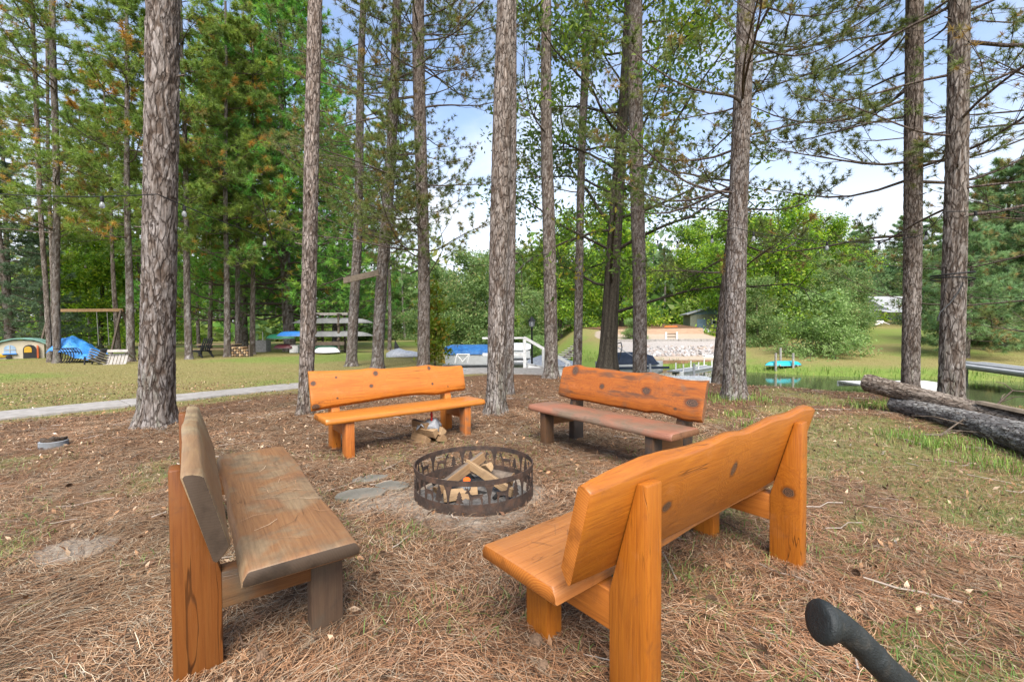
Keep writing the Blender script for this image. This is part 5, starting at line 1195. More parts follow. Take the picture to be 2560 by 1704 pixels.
# picnic table
p, m = frame_at(505, 818); pt = thing('picnic_table', 'weathered picnic table between the lawn-edge pines', 'table', (p.x, p.y, 0), R(6))
for i in range(5): MB().box((0, -.3+i*.15, .60), (1.9, .14, .04)).build('top_plank', 'tan_wood', pt, bevel=.005)
for s in (-1, 1):
    MB().box((0, s*.68, .36), (1.9, .25, .04)).build('bench_plank', 'tan_wood', pt, bevel=.005)
    for e in (-.7, .7): MB().beam((e, s*.6, 0), (e, s*.18, .58), .05, .1).build('leg', 'dark_wood', pt)
for e in (-.7, .7): MB().beam((e, -.75, .32), (e, .75, .32), .04, .1).build('crossbar', 'dark_wood', pt)
# firewood rack and planter
p, m = frame_at(557, 820); fr = thing('firewood_rack', 'low firewood rack behind the two pines by the picnic table', 'rack', (p.x, p.y, 0), 0)
for e in (-.45, .45): MB().box((e, 0, .3), (.06, .3, .6)).build('end_frame', 'dark_wood', fr)
rr = random.Random(4)
for i in range(26):
    x, z = -.36+.12*(i % 7), .09+.12*(i//7); MB().tube([(x+rr.uniform(-.01, .01), -.2, z), (x, .2, z)], rr.uniform(.05, .062), 7).build('log', ['tan_wood', 'split_tan', 'dark_wood'][i % 3], fr)
p, m = frame_at(603, 809); pl = thing('planter_box', 'square grey wooden planter box left of the dense green pine', 'planter', (p.x, p.y, 0), .15)
for s in (-1, 1): MB().box((0, s*.36, .36), (.76, .04, .72)).build('side_board', 'grey_wood', pl, bevel=.006); MB().box((s*.36, 0, .36), (.04, .68, .72)).build('end_board', 'grey_wood', pl, bevel=.006)
MB().box((0, 0, .62), (.66, .66, .06)).build('soil', 'dark_wood', pl)
p, m = frame_at(605, 800); o = MB().tube([(p.x, p.y, 0), (p.x, p.y, 1.25)], .035, 8).build('white_post', 'white_paint'); tag(o, 'thin white post standing behind the planter box', 'post')

# ------------------------------------------------------------------ canoes on their rack
def hull(mb, L, beam, depth, n=17, rock=.02, open_=True, k=9):
    """canoe hull, keel up when depth<0"""
    secs = []
    for i in range(n):
        t = -1 + 2*i/(n-1); b = beam/2*max(.02, (1-abs(t)**2.4)); z0 = rock*abs(t)**3; sec = []
        for j in range(k):
            a = -math.pi/2 + math.pi*j/(k-1)
            sec.append((t*L/2, b*math.sin(a), z0 + depth*(1-max(0., math.cos(a))**.75*(1-abs(t)**5))))
        secs.append(sec)
    b = len(mb.v)
    for q in secs: mb.v += q
    for i in range(n-1):
        for j in range(k-1): mb.f.append((b+i*k+j, b+i*k+j+1, b+(i+1)*k+j+1, b+(i+1)*k+j))
    for i in range(n-1): mb.f.append((b+i*k, b+(i+1)*k, b+(i+1)*k+k-1, b+i*k+k-1))
    return mb
def canoe(name, label, loc, rz, L, beam, depth, mat, cat, group, upside=True, roll=0):
    c = thing(name, label, cat, loc, rz, group); c.rotation_euler = (roll, 0, rz)
    hull(MB(), L, beam, -depth if upside else depth).build('hull', mat, c, smooth=45)
    zr = 0
    for s in (-1, 1):
        MB().tube([(t*L/2, s*beam/2*max(.02, 1-abs(t)**2.4)*1.01, (-depth if upside else depth)*1.0*(1) + .02*abs(t)**3) for t in np.linspace(-1, 1, 13)], .014, 5).build('gunwale', 'canoe_grey', c, smooth=60)
    return c
Yr = frame_at(770, 812)[0].y
rk = thing('canoe_rack', 'dark wooden canoe rack on the lawn in front of the dense green pine', 'rack', (W(765, 812, Yr).x, Yr, 0), 0); ox = rk.location.x
zt = [W(765, y, Yr).z for y in (722, 745, 779, 805)]
for px in (735, 787):
    x = W(px, 800, Yr).x-ox
    for s in (-.45, .45): MB().beam((x, s, 0), (x, s, zt[0]), .1, .1).build('post', 'dark_wood', rk)
    for z in zt: MB().beam((x, -.6, z-.05), (x, .6, z-.05), .09, .09).build('arm', 'dark_wood', rk)
MB().beam((W(724, 718, Yr).x-ox, 0, zt[0]), (W(800, 718, Yr).x-ox, 0, zt[0]), .12, .14).build('top_beam', 'grey_wood', rk); MB().beam((W(724, 787, Yr).x-ox, -.5, zt[2]-.25), (W(800, 787, Yr).x-ox, -.5, zt[2]-.25), .08, .2).build('brace', 'dark_wood', rk)
CG = 'canoes and kayaks at the rack'
def rc(px0, px1, py, dy, mat, label, depth=.30, name='canoe', Yo=0., beam=.8, up=True):
    a, b = W(px0, py, Yr+Yo), W(px1, py, Yr+Yo); L = (b.x-a.x); return canoe(name, label, ((a.x+b.x)/2, Yr+Yo+dy, a.z+depth*.0), 0, L, beam, depth, mat, name, CG, up)
rc(673, 860, 732, -.1, 'canoe_grey', 'grey canoe upside down on the top tier of the rack')
rc(668, 862, 762, -.15, 'canoe_grey', 'grey canoe upside down on the middle tier of the rack')
rc(722, 790, 794, -.4, 'dark_green_hull', 'dark green canoe on the ground under the rack', .30)
rc(745, 803, 797, -1.3, 'pale_fibreglass', 'white rowing boat on the grass at the rack', .28, 'rowing_boat')
rc(655, 740, 762, -.9, 'blue_plastic', 'blue kayak sticking out left of the rack', .28, 'kayak', beam=.6)
rc(624, 690, 768, -.6, 'green_hull', 'green kayak at the left end of the canoe rack', .28, 'kayak', 1., beam=.6)
rc(612, 668, 792, .8, 'maroon_hull', 'maroon canoe on the ground left of the dense green pine trunk', .26, beam=.7)
p, m = frame_at(679, 811); o = MB().box((0, 0, .2), (.5, .35, .4)).box((0, 0, .42), (.54, .39, .04)).build('storage_box', 'white_paint', None, bevel=.012); o.location = (p.x, p.y, 0); tag(o, 'white storage box at the left foot of the canoe rack', 'box')
# silver covered craft and dark sail on the lawn by the water
p, m = frame_at(922, 822); secs = [[(x, y*s, z*h) for y, z in ((-.5, .06), (-.52, .3), (-.3, .62), (.0, .75), (.3, .62), (.52, .3), (.5, .06))] for x, s, h in ((-.85, .35, .45), (-.6, .8, .75), (-.2, 1, .95), (.15, 1, .7), (.5, .85, .62), (.85, .45, .45))]
o = MB().loft(secs).build('covered_watercraft', 'grey_film', None, smooth=50); o.location = (p.x, p.y+.4, hz1(p.x, p.y+.4)); o.rotation_euler[2] = .2; o.scale = (.9, .9, .62); tag(o, 'low watercraft under a silver-grey cover beside the slim pale pine', 'watercraft')
p, m = frame_at(905, 812); mb = MB(); mb.prism([(0, 0), (.45, 0), (.05, .75)], (0, 0, 0), (1, 0, 0), (0, 0, 1), (0, 1, 0), .05); o = mb.build('folded_sail', 'black_plastic', None); o.location = (p.x-.2, p.y+.9, 0); tag(o, 'black triangular folded sail behind the silver covered watercraft', 'sail')

# plank nailed between two pines
plain('plank_brown', (.16, .125, .09), .85, .3, 9, bump=.5, dirt=(.15, .12, .09))
a, b = W(791, 646, 15.25), W(871, 627, 14.35); o = MB().beam(a, b, .05, .20).build('nailed_plank', 'plank_brown', None, bevel=.006); tag(o, 'weathered grey plank nailed between two pines above the orange bench', 'plank')

# ------------------------------------------------------------------ the waterside
DKY = 12.9
dk = thing('landing_deck', 'grey landing deck with white railing at the water behind the middle trunk', 'deck', (0, 0, 0), 0)
def dq(px, py, z): g = G(px, py, z); return g
x0, x1 = W(1150, 860, DKY).x, W(1262, 860, DKY).x
for i in range(13): MB().box(((x0+x1)/2-.5, DKY+.06+i*.15, -.03), (x1-x0+1.2, .14, .04)).build('deck_board', 'grey_wood', dk)
MB().box(((x0+x1)/2-.5, DKY-.03, -.13), (x1-x0+1.2, .05, .17)).build('fascia', 'grey_wood', dk)
for x in (x0-1., (x0+x1)/2, x1-.1): MB().box((x, DKY+.3, -.5), (.12, .12, .85)).build('pile', 'dark_wood', dk)
Yq = DKY+1.9
pA = W(1160, 777, Yq); pB = W(1207, 777, Yq); zdk = -.01
for px in (1150, 1207): q = W(px, 800, Yq); MB().beam((q.x, Yq, zdk), (q.x, Yq, pB.z), .1, .1).build('rail_post', 'white_paint', dk)
MB().beam((W(1110, 777, Yq).x, Yq, pB.z), (pB.x+.05, Yq, pB.z), .12, .06).build('top_rail', 'white_paint', dk); MB().beam((W(1110, 777, Yq).x, Yq, pB.z-.55), (pB.x, Yq, pB.z-.55), .05, .09).build('mid_rail', 'white_paint', dk)
st = thing('dock_stairs', 'white railed stairs going down from the landing deck to the boats', 'stairs', (0, 0, 0), 0)
e1 = W(1308, 838, Yq+.3); e2 = W(1362, 848, Yq+.4)
for dy in (0, .9):
    MB().beam((pB.x, Yq+dy, pB.z), (e1.x, Yq+.1+dy, W(1308, 836, Yq).z), .07, .1).build('hand_rail', 'white_paint', st)
    MB().beam((pB.x+.1, Yq+dy, zdk), (e2.x, Yq+.1+dy, WATER_Z+.25), .06, .2).build('stringer', 'white_paint', st)
    for f in (.45, 1.): x = pB.x+(e1.x-pB.x)*f; zt_ = pB.z+(W(1308, 836, Yq).z-pB.z)*f; MB().beam((x, Yq+dy, zt_), (x, Yq+dy, zt_-.85), .08, .08).build('rail_post', 'white_paint', st)
for i in range(6): f = (i+.5)/6; MB().box((pB.x+.1+(e2.x-pB.x-.1)*f, Yq+.5, zdk+.05+(WATER_Z+.25-zdk)*f), (.3, .9, .04)).build('tread', 'grey_wood', st)
# lamp post
Yl = Yq+2.2; lp = W(1224, 834, Yl); L0 = hz1(lp.x, lp.y); L0 = max(L0, -.9)
la = thing('lamp_post', 'black lamp post with lantern by the white stair railing', 'lamp', (lp.x, lp.y, L0), 0); zt_ = W(1223, 752, Yl).z - L0
MB().lathe([(.09, 0), (.09, .12), (.05, .2), (.04, .3), (.035, zt_-.1), (.05, zt_-.05), (.03, zt_)], 12).build('post', 'black_metal', la, smooth=40)
MB().lathe([(.05, zt_), (.09, zt_+.03), (.12, zt_+.22)], 6).build('lantern_glass', 'grey_film', la)
MB().lathe([(.15, zt_+.22), (.14, zt_+.25), (.05, zt_+.36), (.015, zt_+.42)], 6).build('lantern_cap', 'black_metal', la)
for k in range(6):
    a = 2*math.pi*k/6; MB().tube([(.092*math.cos(a), .092*math.sin(a), zt_+.03), (.122*math.cos(a), .122*math.sin(a), zt_+.22)], .008, 4).build('lantern_bar', 'black_metal', la)
# pontoon boat with blue cover
Yp = 19.5; a, b = W(1015, 800, Yp), W(1135, 800, Yp); pb = thing('pontoon_boat', 'pontoon boat under a bright blue cover, moored behind the orange bench', 'boat', ((a.x+b.x)/2, Yp+1.2, WATER_Z), R(4)); Lp = b.x-a.x
for s in (-.75, .75): MB().tube([(-Lp/2-.3, s, .22), (-Lp/2, s, .18), (Lp/2-.2, s, .18), (Lp/2+.3, s, .26)], [.06, .24, .24, .08], 12).build('pontoon', 'aluminium', pb, smooth=50)
MB().box((0, 0, .46), (Lp, 2.0, .08)).build('deck', 'aluminium', pb, bevel=.01)
MB().box((.02, -.96, .70), (Lp*.94, .04, .42)).build('fence_panel', 'pale_fibreglass', pb); MB().box((.02, .96, .70), (Lp*.94, .04, .42)).build('fence_panel', 'pale_fibreglass', pb); MB().box((Lp*.47, 0, .70), (.04, 1.9, .42)).build('fence_panel', 'pale_fibreglass', pb)
zc = W(1070, 797, Yp).z - WATER_Z; secs = []
for i in range(14):
    t = -1+2*i/13; e = max(0, abs(t)-.8)/.2; secs.append([(t*Lp/2*1.0, y, z) for y, z in ((-1.03, .93+.1*e), (-1.0, 1.08), (-.6, zc-.02-.1*e+.03*math.sin(i*1.7)), (0, zc+.05-.1*e), (.6, zc-.02-.1*e), (1.0, 1.08), (1.03, .93+.1*e))])
MB().loft(secs).build('cover', 'blue_tarp', pb, smooth=60)
q0 = W(1178, 812, 24.5); pb2 = copy_tree(pb, (q0.x, 25.5, WATER_Z), R(-3), .95, 'second pontoon boat, farther back behind the white stair railing', None)
for ch in pb2.children:
    if ch.name.startswith('cover'): ch.data = ch.data.copy(); ch.data.materials.clear(); ch.data.materials.append(M['pale_fibreglass'])
# near dock with white ladder frame before it
dn = thing('boat_dock', 'narrow grey dock with a white frame before the blue-covered pontoon boat', 'dock', (0, 0, 0), 0); Yd = 16.5; a, b = W(1047, 838, Yd), W(1135, 846, Yd-.6)
for i in range(16): f = (i+.5)/16; MB().box((a.x+(b.x-a.x)*f*1.15, Yd-.5*f+.3, WATER_Z+.42), ((b.x-a.x)*1.15/16-.012, 1.1, .04)).build('deck_board', 'grey_wood', dn)
MB().beam((a.x, Yd-.26, WATER_Z+.33), (b.x+.3, Yd-.76, WATER_Z+.33), .05, .16).build('fascia', 'aluminium', dn)
q = [W(1047, 835, Yd-.3), W(1051, 815, Yd-.3), W(1080, 815, Yd-.3), W(1076, 835, Yd-.3)]
for i in range(3): MB().tube([q[i], q[i+1]], .03, 6).build('frame_bar', 'white_paint', dn)
MB().tube([q[1], W(1064, 832, Yd-.3)], .025, 6).build('frame_bar', 'white_paint', dn); MB().tube([q[2], W(1064, 832, Yd-.3)], .025, 6).build('frame_bar', 'white_paint', dn)
for x in (a.x+.1, b.x): MB().tube([(x, Yd-.2, -1.4), (x, Yd-.2, WATER_Z+.7)], .05, 8).build('pile', 'aluminium', dn)
# small pale covered boat behind the stairs
Yb = 18.5; a, b = W(1212, 822, Yb), W(1330, 835, Yb); sb = thing('covered_skiff', 'small boat under a pale grey cover behind the white stair railing', 'boat', ((a.x+b.x)/2, Yb, WATER_Z-.05), R(-6))
def vhull(mb, L, B, H, n=12):
    secs = []
    for i in range(n):
        t = i/(n-1); w = B/2*(1 if t < .5 else max(.03, 1-((t-.5)/.5)**2.2)); r_ = H*(.0 if t < .6 else .35*((t-.6)/.4)**2)
        secs.append([(L*(t-.5), y*w, z*H + (r_ if z < .5 else .1*H*t*t)) for y, z in ((0, .0), (.75, .16), (.95, .55), (1, 1), (-1, 1), (-.95, .55), (-.75, .16))])
    return mb.loft(secs)
vhull(MB(), b.x-a.x, 1.6, .6).build('hull', 'pale_fibreglass', sb, smooth=40)
secs = [[(x, y, .6+z*h) for y, z in ((-.84*s, -.05), (-.4*s, .7), (0, 1), (.4*s, .7), (.84*s, -.05))] for x, s, h in ((-(b.x-a.x)*.48, .95, .2), (-.5, 1, .4), (.2, .95, .42), ((b.x-a.x)*.3, .8, .22), ((b.x-a.x)*.46, .3, .1))]
MB().loft(secs).build('cover', 'grey_film', sb, smooth=60)
# motor boat with navy cover and canopy frame
plain('navy_cover', (.022, .032, .055), .75, .3, 6, bump=.4)
Ym = 17.5; a, b = W(1385, 850, Ym), W(1532, 846, Ym); mbt = thing('motor_boat', 'white motor boat with navy cover and folded canopy frame behind the reddish bench', 'boat', ((a.x+b.x)/2, Ym+.3, WATER_Z+.04), R(3)); Lm = b.x-a.x
vhull(MB(), Lm, 1.9, .62).build('hull', 'pale_fibreglass', mbt, smooth=40); 
secs = [[(x, y, .62+z*h) for y, z in ((-.94*s, -.06), (-.9*s, .35), (-.6*s, .9), (0, 1), (.6*s, .9), (.9*s, .35), (.94*s, -.06))] for x, s, h in ((-Lm*.47, .98, .3), (-Lm*.3, 1, .42), (-.1, 1, .44), (Lm*.15, .97, .42), (Lm*.26, .9, .34), (Lm*.33, .8, .1))]
MB().loft(secs).build('cover', 'navy_cover', mbt, smooth=50)
MB().box((0, -.97, .50), (Lm*.9, .03, .09)).build('stripe', 'navy_cover', mbt)
for x, hh in ((-.75, .92), (-.45, .85)):
    MB().tube([(x-.35, -.85, .7), (x-.2, -.8, .6+hh*.8), (x, 0, .6+hh), (x-.2, .8, .6+hh*.8), (x-.35, .85, .7)], .022, 6).build('canopy_bar', 'black_metal', mbt, smooth=60)
MB().tube([(-.95, -.82, .6+.75), (.1, -.85, .75)], .016, 5).build('canopy_strut', 'aluminium', mbt)
# white dock and gangplank before the beach
wd = thing('white_dock', 'pale floating dock in front of the motor boat, left of the thick trunk', 'dock', (0, 0, 0), 0); Yw = 14.6; a, b = W(1492, 862, Yw), W(1640, 868, Yw)
n = 14
for i in range(n): f = (i+.5)/n; MB().box((a.x+(b.x-a.x)*f, Yw+.25, WATER_Z+.36), ((b.x-a.x)/n-.012, 1.0, .04)).build('deck_board', 'white_paint', wd)
MB().box(((a.x+b.x)/2, Yw-.27, WATER_Z+.27), (b.x-a.x, .05, .16)).build('fascia', 'white_paint', wd)
for x in (a.x+.3, b.x-.3): MB().tube([(x, Yw+.8, -1.4), (x, Yw+.8, WATER_Z+.8)], .045, 8).build('pile', 'aluminium', wd)
gp = thing('gangplank', 'white metal gangplank sloping up between the motor boat and the beach stairs', 'gangplank', (0, 0, 0), 0); a, b = W(1556, 855, 17.5), W(1634, 842, 20.5)
MB().beam(a, b, .8, .05).build('deck', 'aluminium', gp)
for s in (-.4, .4):
    o_ = Vector((.0, s, 0)); MB().beam(a+o_+Vector((0, 0, -.06)), b+o_+Vector((0, 0, -.06)), .05, .18).build('side_rail', 'white_paint', gp)
    for f in (.08, .5, .92): q = a.lerp(b, f)+o_; MB().tube([q+Vector((0, 0, -.5)), q+Vector((0, 0, .32))], .028, 6).build('stanchion', 'white_paint', gp)

# ------------------------------------------------------------------ the beach on the far bank
plain('sand', (.38, .30, .22), .95, .15, 6, bump=.5); plain('sand_orange', (.34, .22, .14), .95, .15, 3, bump=.5); plain('gravel', (.31, .28, .255), .95, .35, 30, bump=.9); plain('edging_timber', (.25, .14, .085), .85, .25, 9, bump=.4)
Y1, Y2, Y3 = 23.6, 27.5, 32.0
def zat(px, py, Y): return W(px, py, Y).z
zl, zg0, zg1, zu = zat(1570, 836, Y1), zat(1570, 820, Y1+1.3), zat(1570, 785, Y2), zat(1570, 768, Y3)
xl0, xl1 = W(1500, 830, Y1).x, W(1650, 830, Y1).x
bw = thing('retaining_wall', 'brown timber retaining wall below the beach', 'wall', (0, 0, 0), 0)
for i in range(3): MB().box(((xl0+xl1)/2, Y1, zl-.30+i*.19), (xl1-xl0, .14, .18)).build('timber', 'edging_timber', bw, bevel=.012)
MB().box(((xl0+xl1)/2, Y1, zl+.02-.75), (xl1-xl0, .12, .7)).build('footing', 'grey_wood', bw)
mb = MB().add([(xl0, Y1+.08, zl+.18), (xl1, Y1+.08, zl+.18), (xl1+.3, Y1+1.5, zg0), (xl0-1.0, Y1+1.5, zg0)], [(0, 1, 2, 3)]); tag(mb.build('beach_strip', 'sand'), kind='structure')
xa, xb = W(1415, 800, Y2).x, W(1655, 800, Y2).x
mb = MB(); n = 20; k = 8; rr = random.Random(12)
for j in range(k):
    for i in range(n):
        u, v = i/(n-1), j/(k-1); mb.v.append((xl0-1.6+.6*v+(xb-xl0+1.0)*u, Y1+1.5+(Y2-Y1-1.5)*v, zg0+(zg1-zg0)*v+rr.uniform(-.03, .03)))
for j in range(k-1):
    for i in range(n-1): mb.f.append((j*n+i, j*n+i+1, (j+1)*n+i+1, (j+1)*n+i))
rb = mb.build('gravel_bank', 'gravel', None, smooth=60); tag(rb, kind='structure')
rocks = []
for s in range(4):
    bm = bmesh.new(); bmesh.ops.create_icosphere(bm, subdivisions=1, radius=.5); rr = random.Random(s+40)
    for v in bm.verts: v.co *= rr.uniform(.75, 1.15); v.co.z *= .65
    me = bpy.data.meshes.new('rock'); bm.to_mesh(me); bm.free(); me.materials.append(M['rock_%d' % s] if 'rock_%d' % s in M else plain('rock_%d' % s, [(.36, .34, .33), (.26, .24, .235), (.46, .44, .42), (.33, .27, .235)][s], .9, .25, 4, bump=.5)); rocks.append(me)
rr = random.Random(77)
for i in range(190):
    u, v = rr.random(), rr.random()**1.5*.62; me = rocks[rr.randrange(4)]; o = bpy.data.objects.new('rock', me); COL.objects.link(o); o.parent = rb
    sz = rr.uniform(.16, .36)*(1-.3*v); o.scale = (sz, sz*rr.uniform(.8, 1.2), sz*rr.uniform(.7, 1.1)); o.rotation_euler = (rr.uniform(0, 6), rr.uniform(0, 6), rr.uniform(0, 6))
    o.location = (xl0+.1+(xb-xl0-.6)*u, Y1+1.6+(Y2-Y1-1.5)*v, zg0+(zg1-zg0)*v+.04)
uw = thing('beach_edging', 'long low timber edging along the upper beach', 'edging', (0, 0, 0), 0)
for i in range(5): w_ = (xb-xa+.6)/5; MB().box((xa-.3+w_*(i+.5), Y2+.1, zg1+.05), (w_-.02, .14, .20)).build('timber', 'grey_wood', uw, bevel=.012)
mb = MB().add([(xa-.6, Y2+.17, zg1+.08), (xb+.4, Y2+.17, zg1+.08), (xb+1.0, Y3, zu), (xa+.6, Y3, zu)], [(0, 1, 2, 3)]); tag(mb.build('upper_beach', 'sand'), kind='structure')
mb = MB().add([(xa+.6, Y3, zu), (xb+1.0, Y3, zu), (xb+1.6, Y3+1.6, zu+.42), (xa+.6, Y3+1.6, zu+.36)], [(0, 1, 2, 3)]); tag(mb.build('dirt_bank', 'sand_orange'), kind='structure')
mb = MB().add([(xa+.4, Y3+1.6, zu+.36), (xb+1.6, Y3+1.6, zu+.42), (xb+5, Y3+16, zu+.9), (xa-2, Y3+16, zu+.9)], [(0, 1, 2, 3)]); tag(mb.build('upper_lawn', 'ground_mat'), kind='structure')
lf = thing('beach_ladder', 'short ladder with two white posts at the upper beach', 'ladder', (0, 0, 0), 0); a, b = W(1532, 786, Y2+.3), W(1557, 786, Y2+.3)
for q in (a, b): MB().box((q.x, q.y, (q.z+W(1532, 764, Y2).z)/2), (.1, .1, W(1532, 764, Y2).z-q.z)).build('post', 'white_paint', lf)
for i in range(3): MB().box(((a.x+b.x)/2, a.y, a.z+.15+i*.17), (b.x-a.x-.08, .08, .05)).build('rung', 'dark_wood', lf)
bs = thing('beach_stairs', 'pale beach stairs with dark gaps beside the thick trunk', 'stairs', (0, 0, 0), 0)
for i in range(7): q0 = W(1612+i*3.5, 840-i*3.6, Y1-.6+i*.35); MB().box((q0.x+.25, q0.y, q0.z), (1.1, .26, .06)).build('tread', 'white_paint', bs, bevel=.006)
MB().beam(W(1617, 846, Y1-.6), W(1640, 820, Y1+1.7), .08, .2).build('stringer', 'dark_wood', bs)
# stairs up the grassy bank left of the beach
hs_ = thing('bank_stairs', 'weathered grey stairs climbing the grassy bank between the trunks', 'stairs', (0, 0, 0), 0)
for i in range(15):
    f = i/14; q0 = W(1286+86*f, 828-64*f, 24.5+9*f); MB().box((q0.x, q0.y, q0.z), (1.0, .30, .05)).build('tread', 'grey_wood', hs_, bevel=.006); 
MB().beam(W(1283, 834, 24.4), W(1374, 766, 33.6), .06, .18).build('stringer', 'dark_wood', hs_)
# cabin with shallow gable
Yc = 46; a, b = W(1588, 765, Yc), W(1668, 765, Yc); cb = thing('cabin', 'small dark cabin with slate-blue gable beyond the beach', 'cabin', (a.x, Yc, a.z-.3), R(-8)); wc = b.x-a.x; hw = zat(1600, 723, Yc)-a.z+.3
MB().box((wc/2, 1.5, hw/2), (wc, 3, hw)).build('wall', 'olive_siding', cb)
mb = MB(); mb.prism([(-.3, hw), (wc+.3, hw), (wc*.62, hw+.72)], (0, -.02, 0), (1, 0, 0), (0, 0, 1), (0, 1, 0), 3.04); mb.build('gable', 'slate_blue', cb)
for p0, p1 in (((-.4, hw-.02), (wc*.62, hw+.8)), ((wc*.62, hw+.8), (wc+.4, hw-.02))): MB().beam((p0[0], 1.5, p0[1]), (p1[0], 1.5, p1[1]), 3.5, .1, up=(0, 0, 1)).build('roof_slope', 'roof_grey', cb)
f = MB().box((wc*.72, -.03, hw*.62), (1.0, .06, .5)).build('window', 'white_paint', cb); MB().box((wc*.72, -.07, hw*.62), (.84, .04, .36)).build('pane', 'dark_glass', f)
MB().box((wc*.3, -.04, .85), (.85, .06, 1.7)).build('door', 'slate_blue', cb)
canoe('kayak', 'orange kayak lying on its side before the small dark cabin', (W(1544, 750, 38).x, 38, W(1544, 752, 38).z+.1), .1, 1.7, .6, .35, 'orange_hull', 'kayak', 'kayaks on the far bank', True)
o = MB().box((0, 0, .28), (.9, .5, .35)).box((0, 0, .55), (.7, .4, .2)).box((-.3, 0, .06), (.1, .5, .12)).box((.3, 0, .06), (.1, .5, .12)).build('lawn_seat', 'white_paint', None, bevel=.03); q0 = W(1620, 774, 38); o.location = q0; tag(o, 'small white seat on the lawn left of the cabin door', 'seat')
# turquoise kayak on posts
Yk = 20.4; rkx = thing('kayak_rack', 'three grey posts holding the turquoise kayak at the water', 'rack', (0, 0, 0), 0)
for px, py0, py1, dy in ((1785, 812, 845, -.3), (1825, 812, 845, -.3), (1796, 800, 832, .7)):
    a, b = W(px, py1, Yk+dy), W(px, py0, Yk+dy); MB().tube([(a.x, a.y, min(a.z, hz1(a.x, a.y))-.1), b], .05, 7).build('post', 'grey_wood', rkx)
for px in (1785, 1825): a = W(px, 838, Yk); MB().beam((a.x, Yk-.35, a.z-.03), (a.x, Yk+.8, a.z-.03), .06, .06).build('arm', 'grey_wood', rkx)
a, b = W(1758, 833, Yk), W(1850, 833, Yk); canoe('kayak', 'turquoise kayak lying across posts on the far bank', ((a.x+b.x)/2, Yk+.05, W(1800, 830, Yk).z), R(8), (b.x-a.x)*1.02, .62, .22, 'turquoise_hull', 'kayak', 'kayaks on the far bank', True)
# dock behind the fallen logs and the gangway at the right edge
plain('pale_deck', (.62, .59, .55), .8, .1, 6, dirt=(.45, .42, .38))
rd = thing('floating_dock', 'low cream dock on the water behind the fallen logs', 'dock', (0, 0, 0), 0); 
def deckrow(root, a, b, w, n, z, mat):
    a, b = Vector(a), Vector(b); d = (b-a); d.z = 0; L = d.length; d.normalize(); s = Vector((-d.y, d.x, 0)); ang = math.atan2(d.y, d.x); rot = Matrix.Rotation(ang, 3, 'Z')
    for i in range(n): c = a + d*L*(i+.5)/n; MB().box((c.x, c.y, z), (L/n-.012, w, .05), rot).build('deck_board', mat, root)
    for sg in (-1, 1): c = (a+b)/2 + s*sg*(w/2+.03); MB().box((c.x, c.y, z-.07), (L, .05, .16), rot).build('fascia', 'white_paint', root)
    return d, s
a, b = G(1958, 882, WATER_Z+.3), G(2165, 882, WATER_Z+.3); d_, s_ = deckrow(rd, a, b, 1.15, 18, WATER_Z+.3, 'pale_deck')
for f in (.08, .5, .9): q = a.lerp(b, f); MB().tube([(q.x, q.y-.5, -1.5), (q.x, q.y-.5, WATER_Z+.27)], .05, 8).build('float_post', 'aluminium', rd)
gw = thing('gangway', 'long silver gangway sloping over the bank at the right edge', 'gangway', (0, 0, 0), 0); a, b = W(2212, 834, 15.5), W(2470, 866, 12.2)
MB().beam(a, b, 1.5, .06).build('deck', 'aluminium', gw)
for s in (-.5, .5): MB().beam(a+Vector((s*.7, s*.7, -.06)), b+Vector((s*.7, s*.7, -.06)), .06, .24).build('side_rail', 'aluminium', gw)
for f in (.02, .96):
    q = a.lerp(b, f); zg = min(hz1(q.x, q.y), q.z-.15); MB().tube([(q.x-.2, q.y-.3, zg-.2), (q.x-.2, q.y-.3, q.z-.1)], .05, 8).build('leg', 'grey_wood', gw); MB().tube([(q.x+.3, q.y+.3, zg-.2), (q.x+.3, q.y+.3, q.z-.1)], .05, 8).build('leg', 'grey_wood', gw)
q0 = W(2228, 858, 14.6); pp = thing('plank_pile', 'three loose grey planks on the bank under the gangway end', 'planks', (q0.x, q0.y, hz1(q0.x, q0.y)), 0)
for i in range(3): MB().box((.1*i, .12*i, .05+.06*i), (1.3, .2, .05), Matrix.Rotation(.1*i-.2, 3, 'Z')).build('plank', 'grey_wood', pp)
# white house far right
Yh = 44; a, b = W(2015, 748, Yh), W(2160, 748, Yh); zb_ = a.z; ho = thing('white_house', 'white house with grey roof and railed porch between the right-hand trunks', 'house', (a.x, Yh, zb_-.4), R(4)); wh = b.x-a.x; h1 = zat(2050, 716, Yh)-zb_+.4; h2 = zat(2100, 676, Yh)-zb_+.4
MB().box((wh/2, 3, h1/2), (wh, 6, h1)).build('wall', 'white_siding', ho)
mb = MB(); mb.prism([(-.5, h1), (6.5, h1), (3, h2)], (-.3+wh*.25, 0, 0), (0, 1, 0), (0, 0, 1), (1, 0, 0), wh*.78); mb.build('roof', 'roof_grey', ho)
mb = MB(); mb.prism([(-1.6, h1-.15), (0, h1-.15), (0, h1+.15)], (-.2, 0, 0), (0, 1, 0), (0, 0, 1), (1, 0, 0), wh*.5); mb.build('porch_roof', 'roof_grey', ho)
for x in (wh*.16, wh*.55, wh*.82): f = MB().box((x, -.04, h1*.55), (.9, .06, .8)).build('window', 'white_paint', ho); MB().box((x, -.08, h1*.55), (.74, .04, .64)).build('pane', 'dark_glass', f)
MB().box((wh*.66, -1.0, .45), (wh*.66, 1.9, .12)).build('porch_floor', 'slate_blue', ho)
MB().beam((wh*.34, -1.9, 1.35), (wh*.98, -1.9, 1.35), .08, .08).build('porch_rail', 'slate_blue', ho)
for i in range(16): x = wh*.34+wh*.64*i/15; MB().box((x, -1.9, .92), (.05, .05, .86)).build('baluster', 'slate_blue', ho)
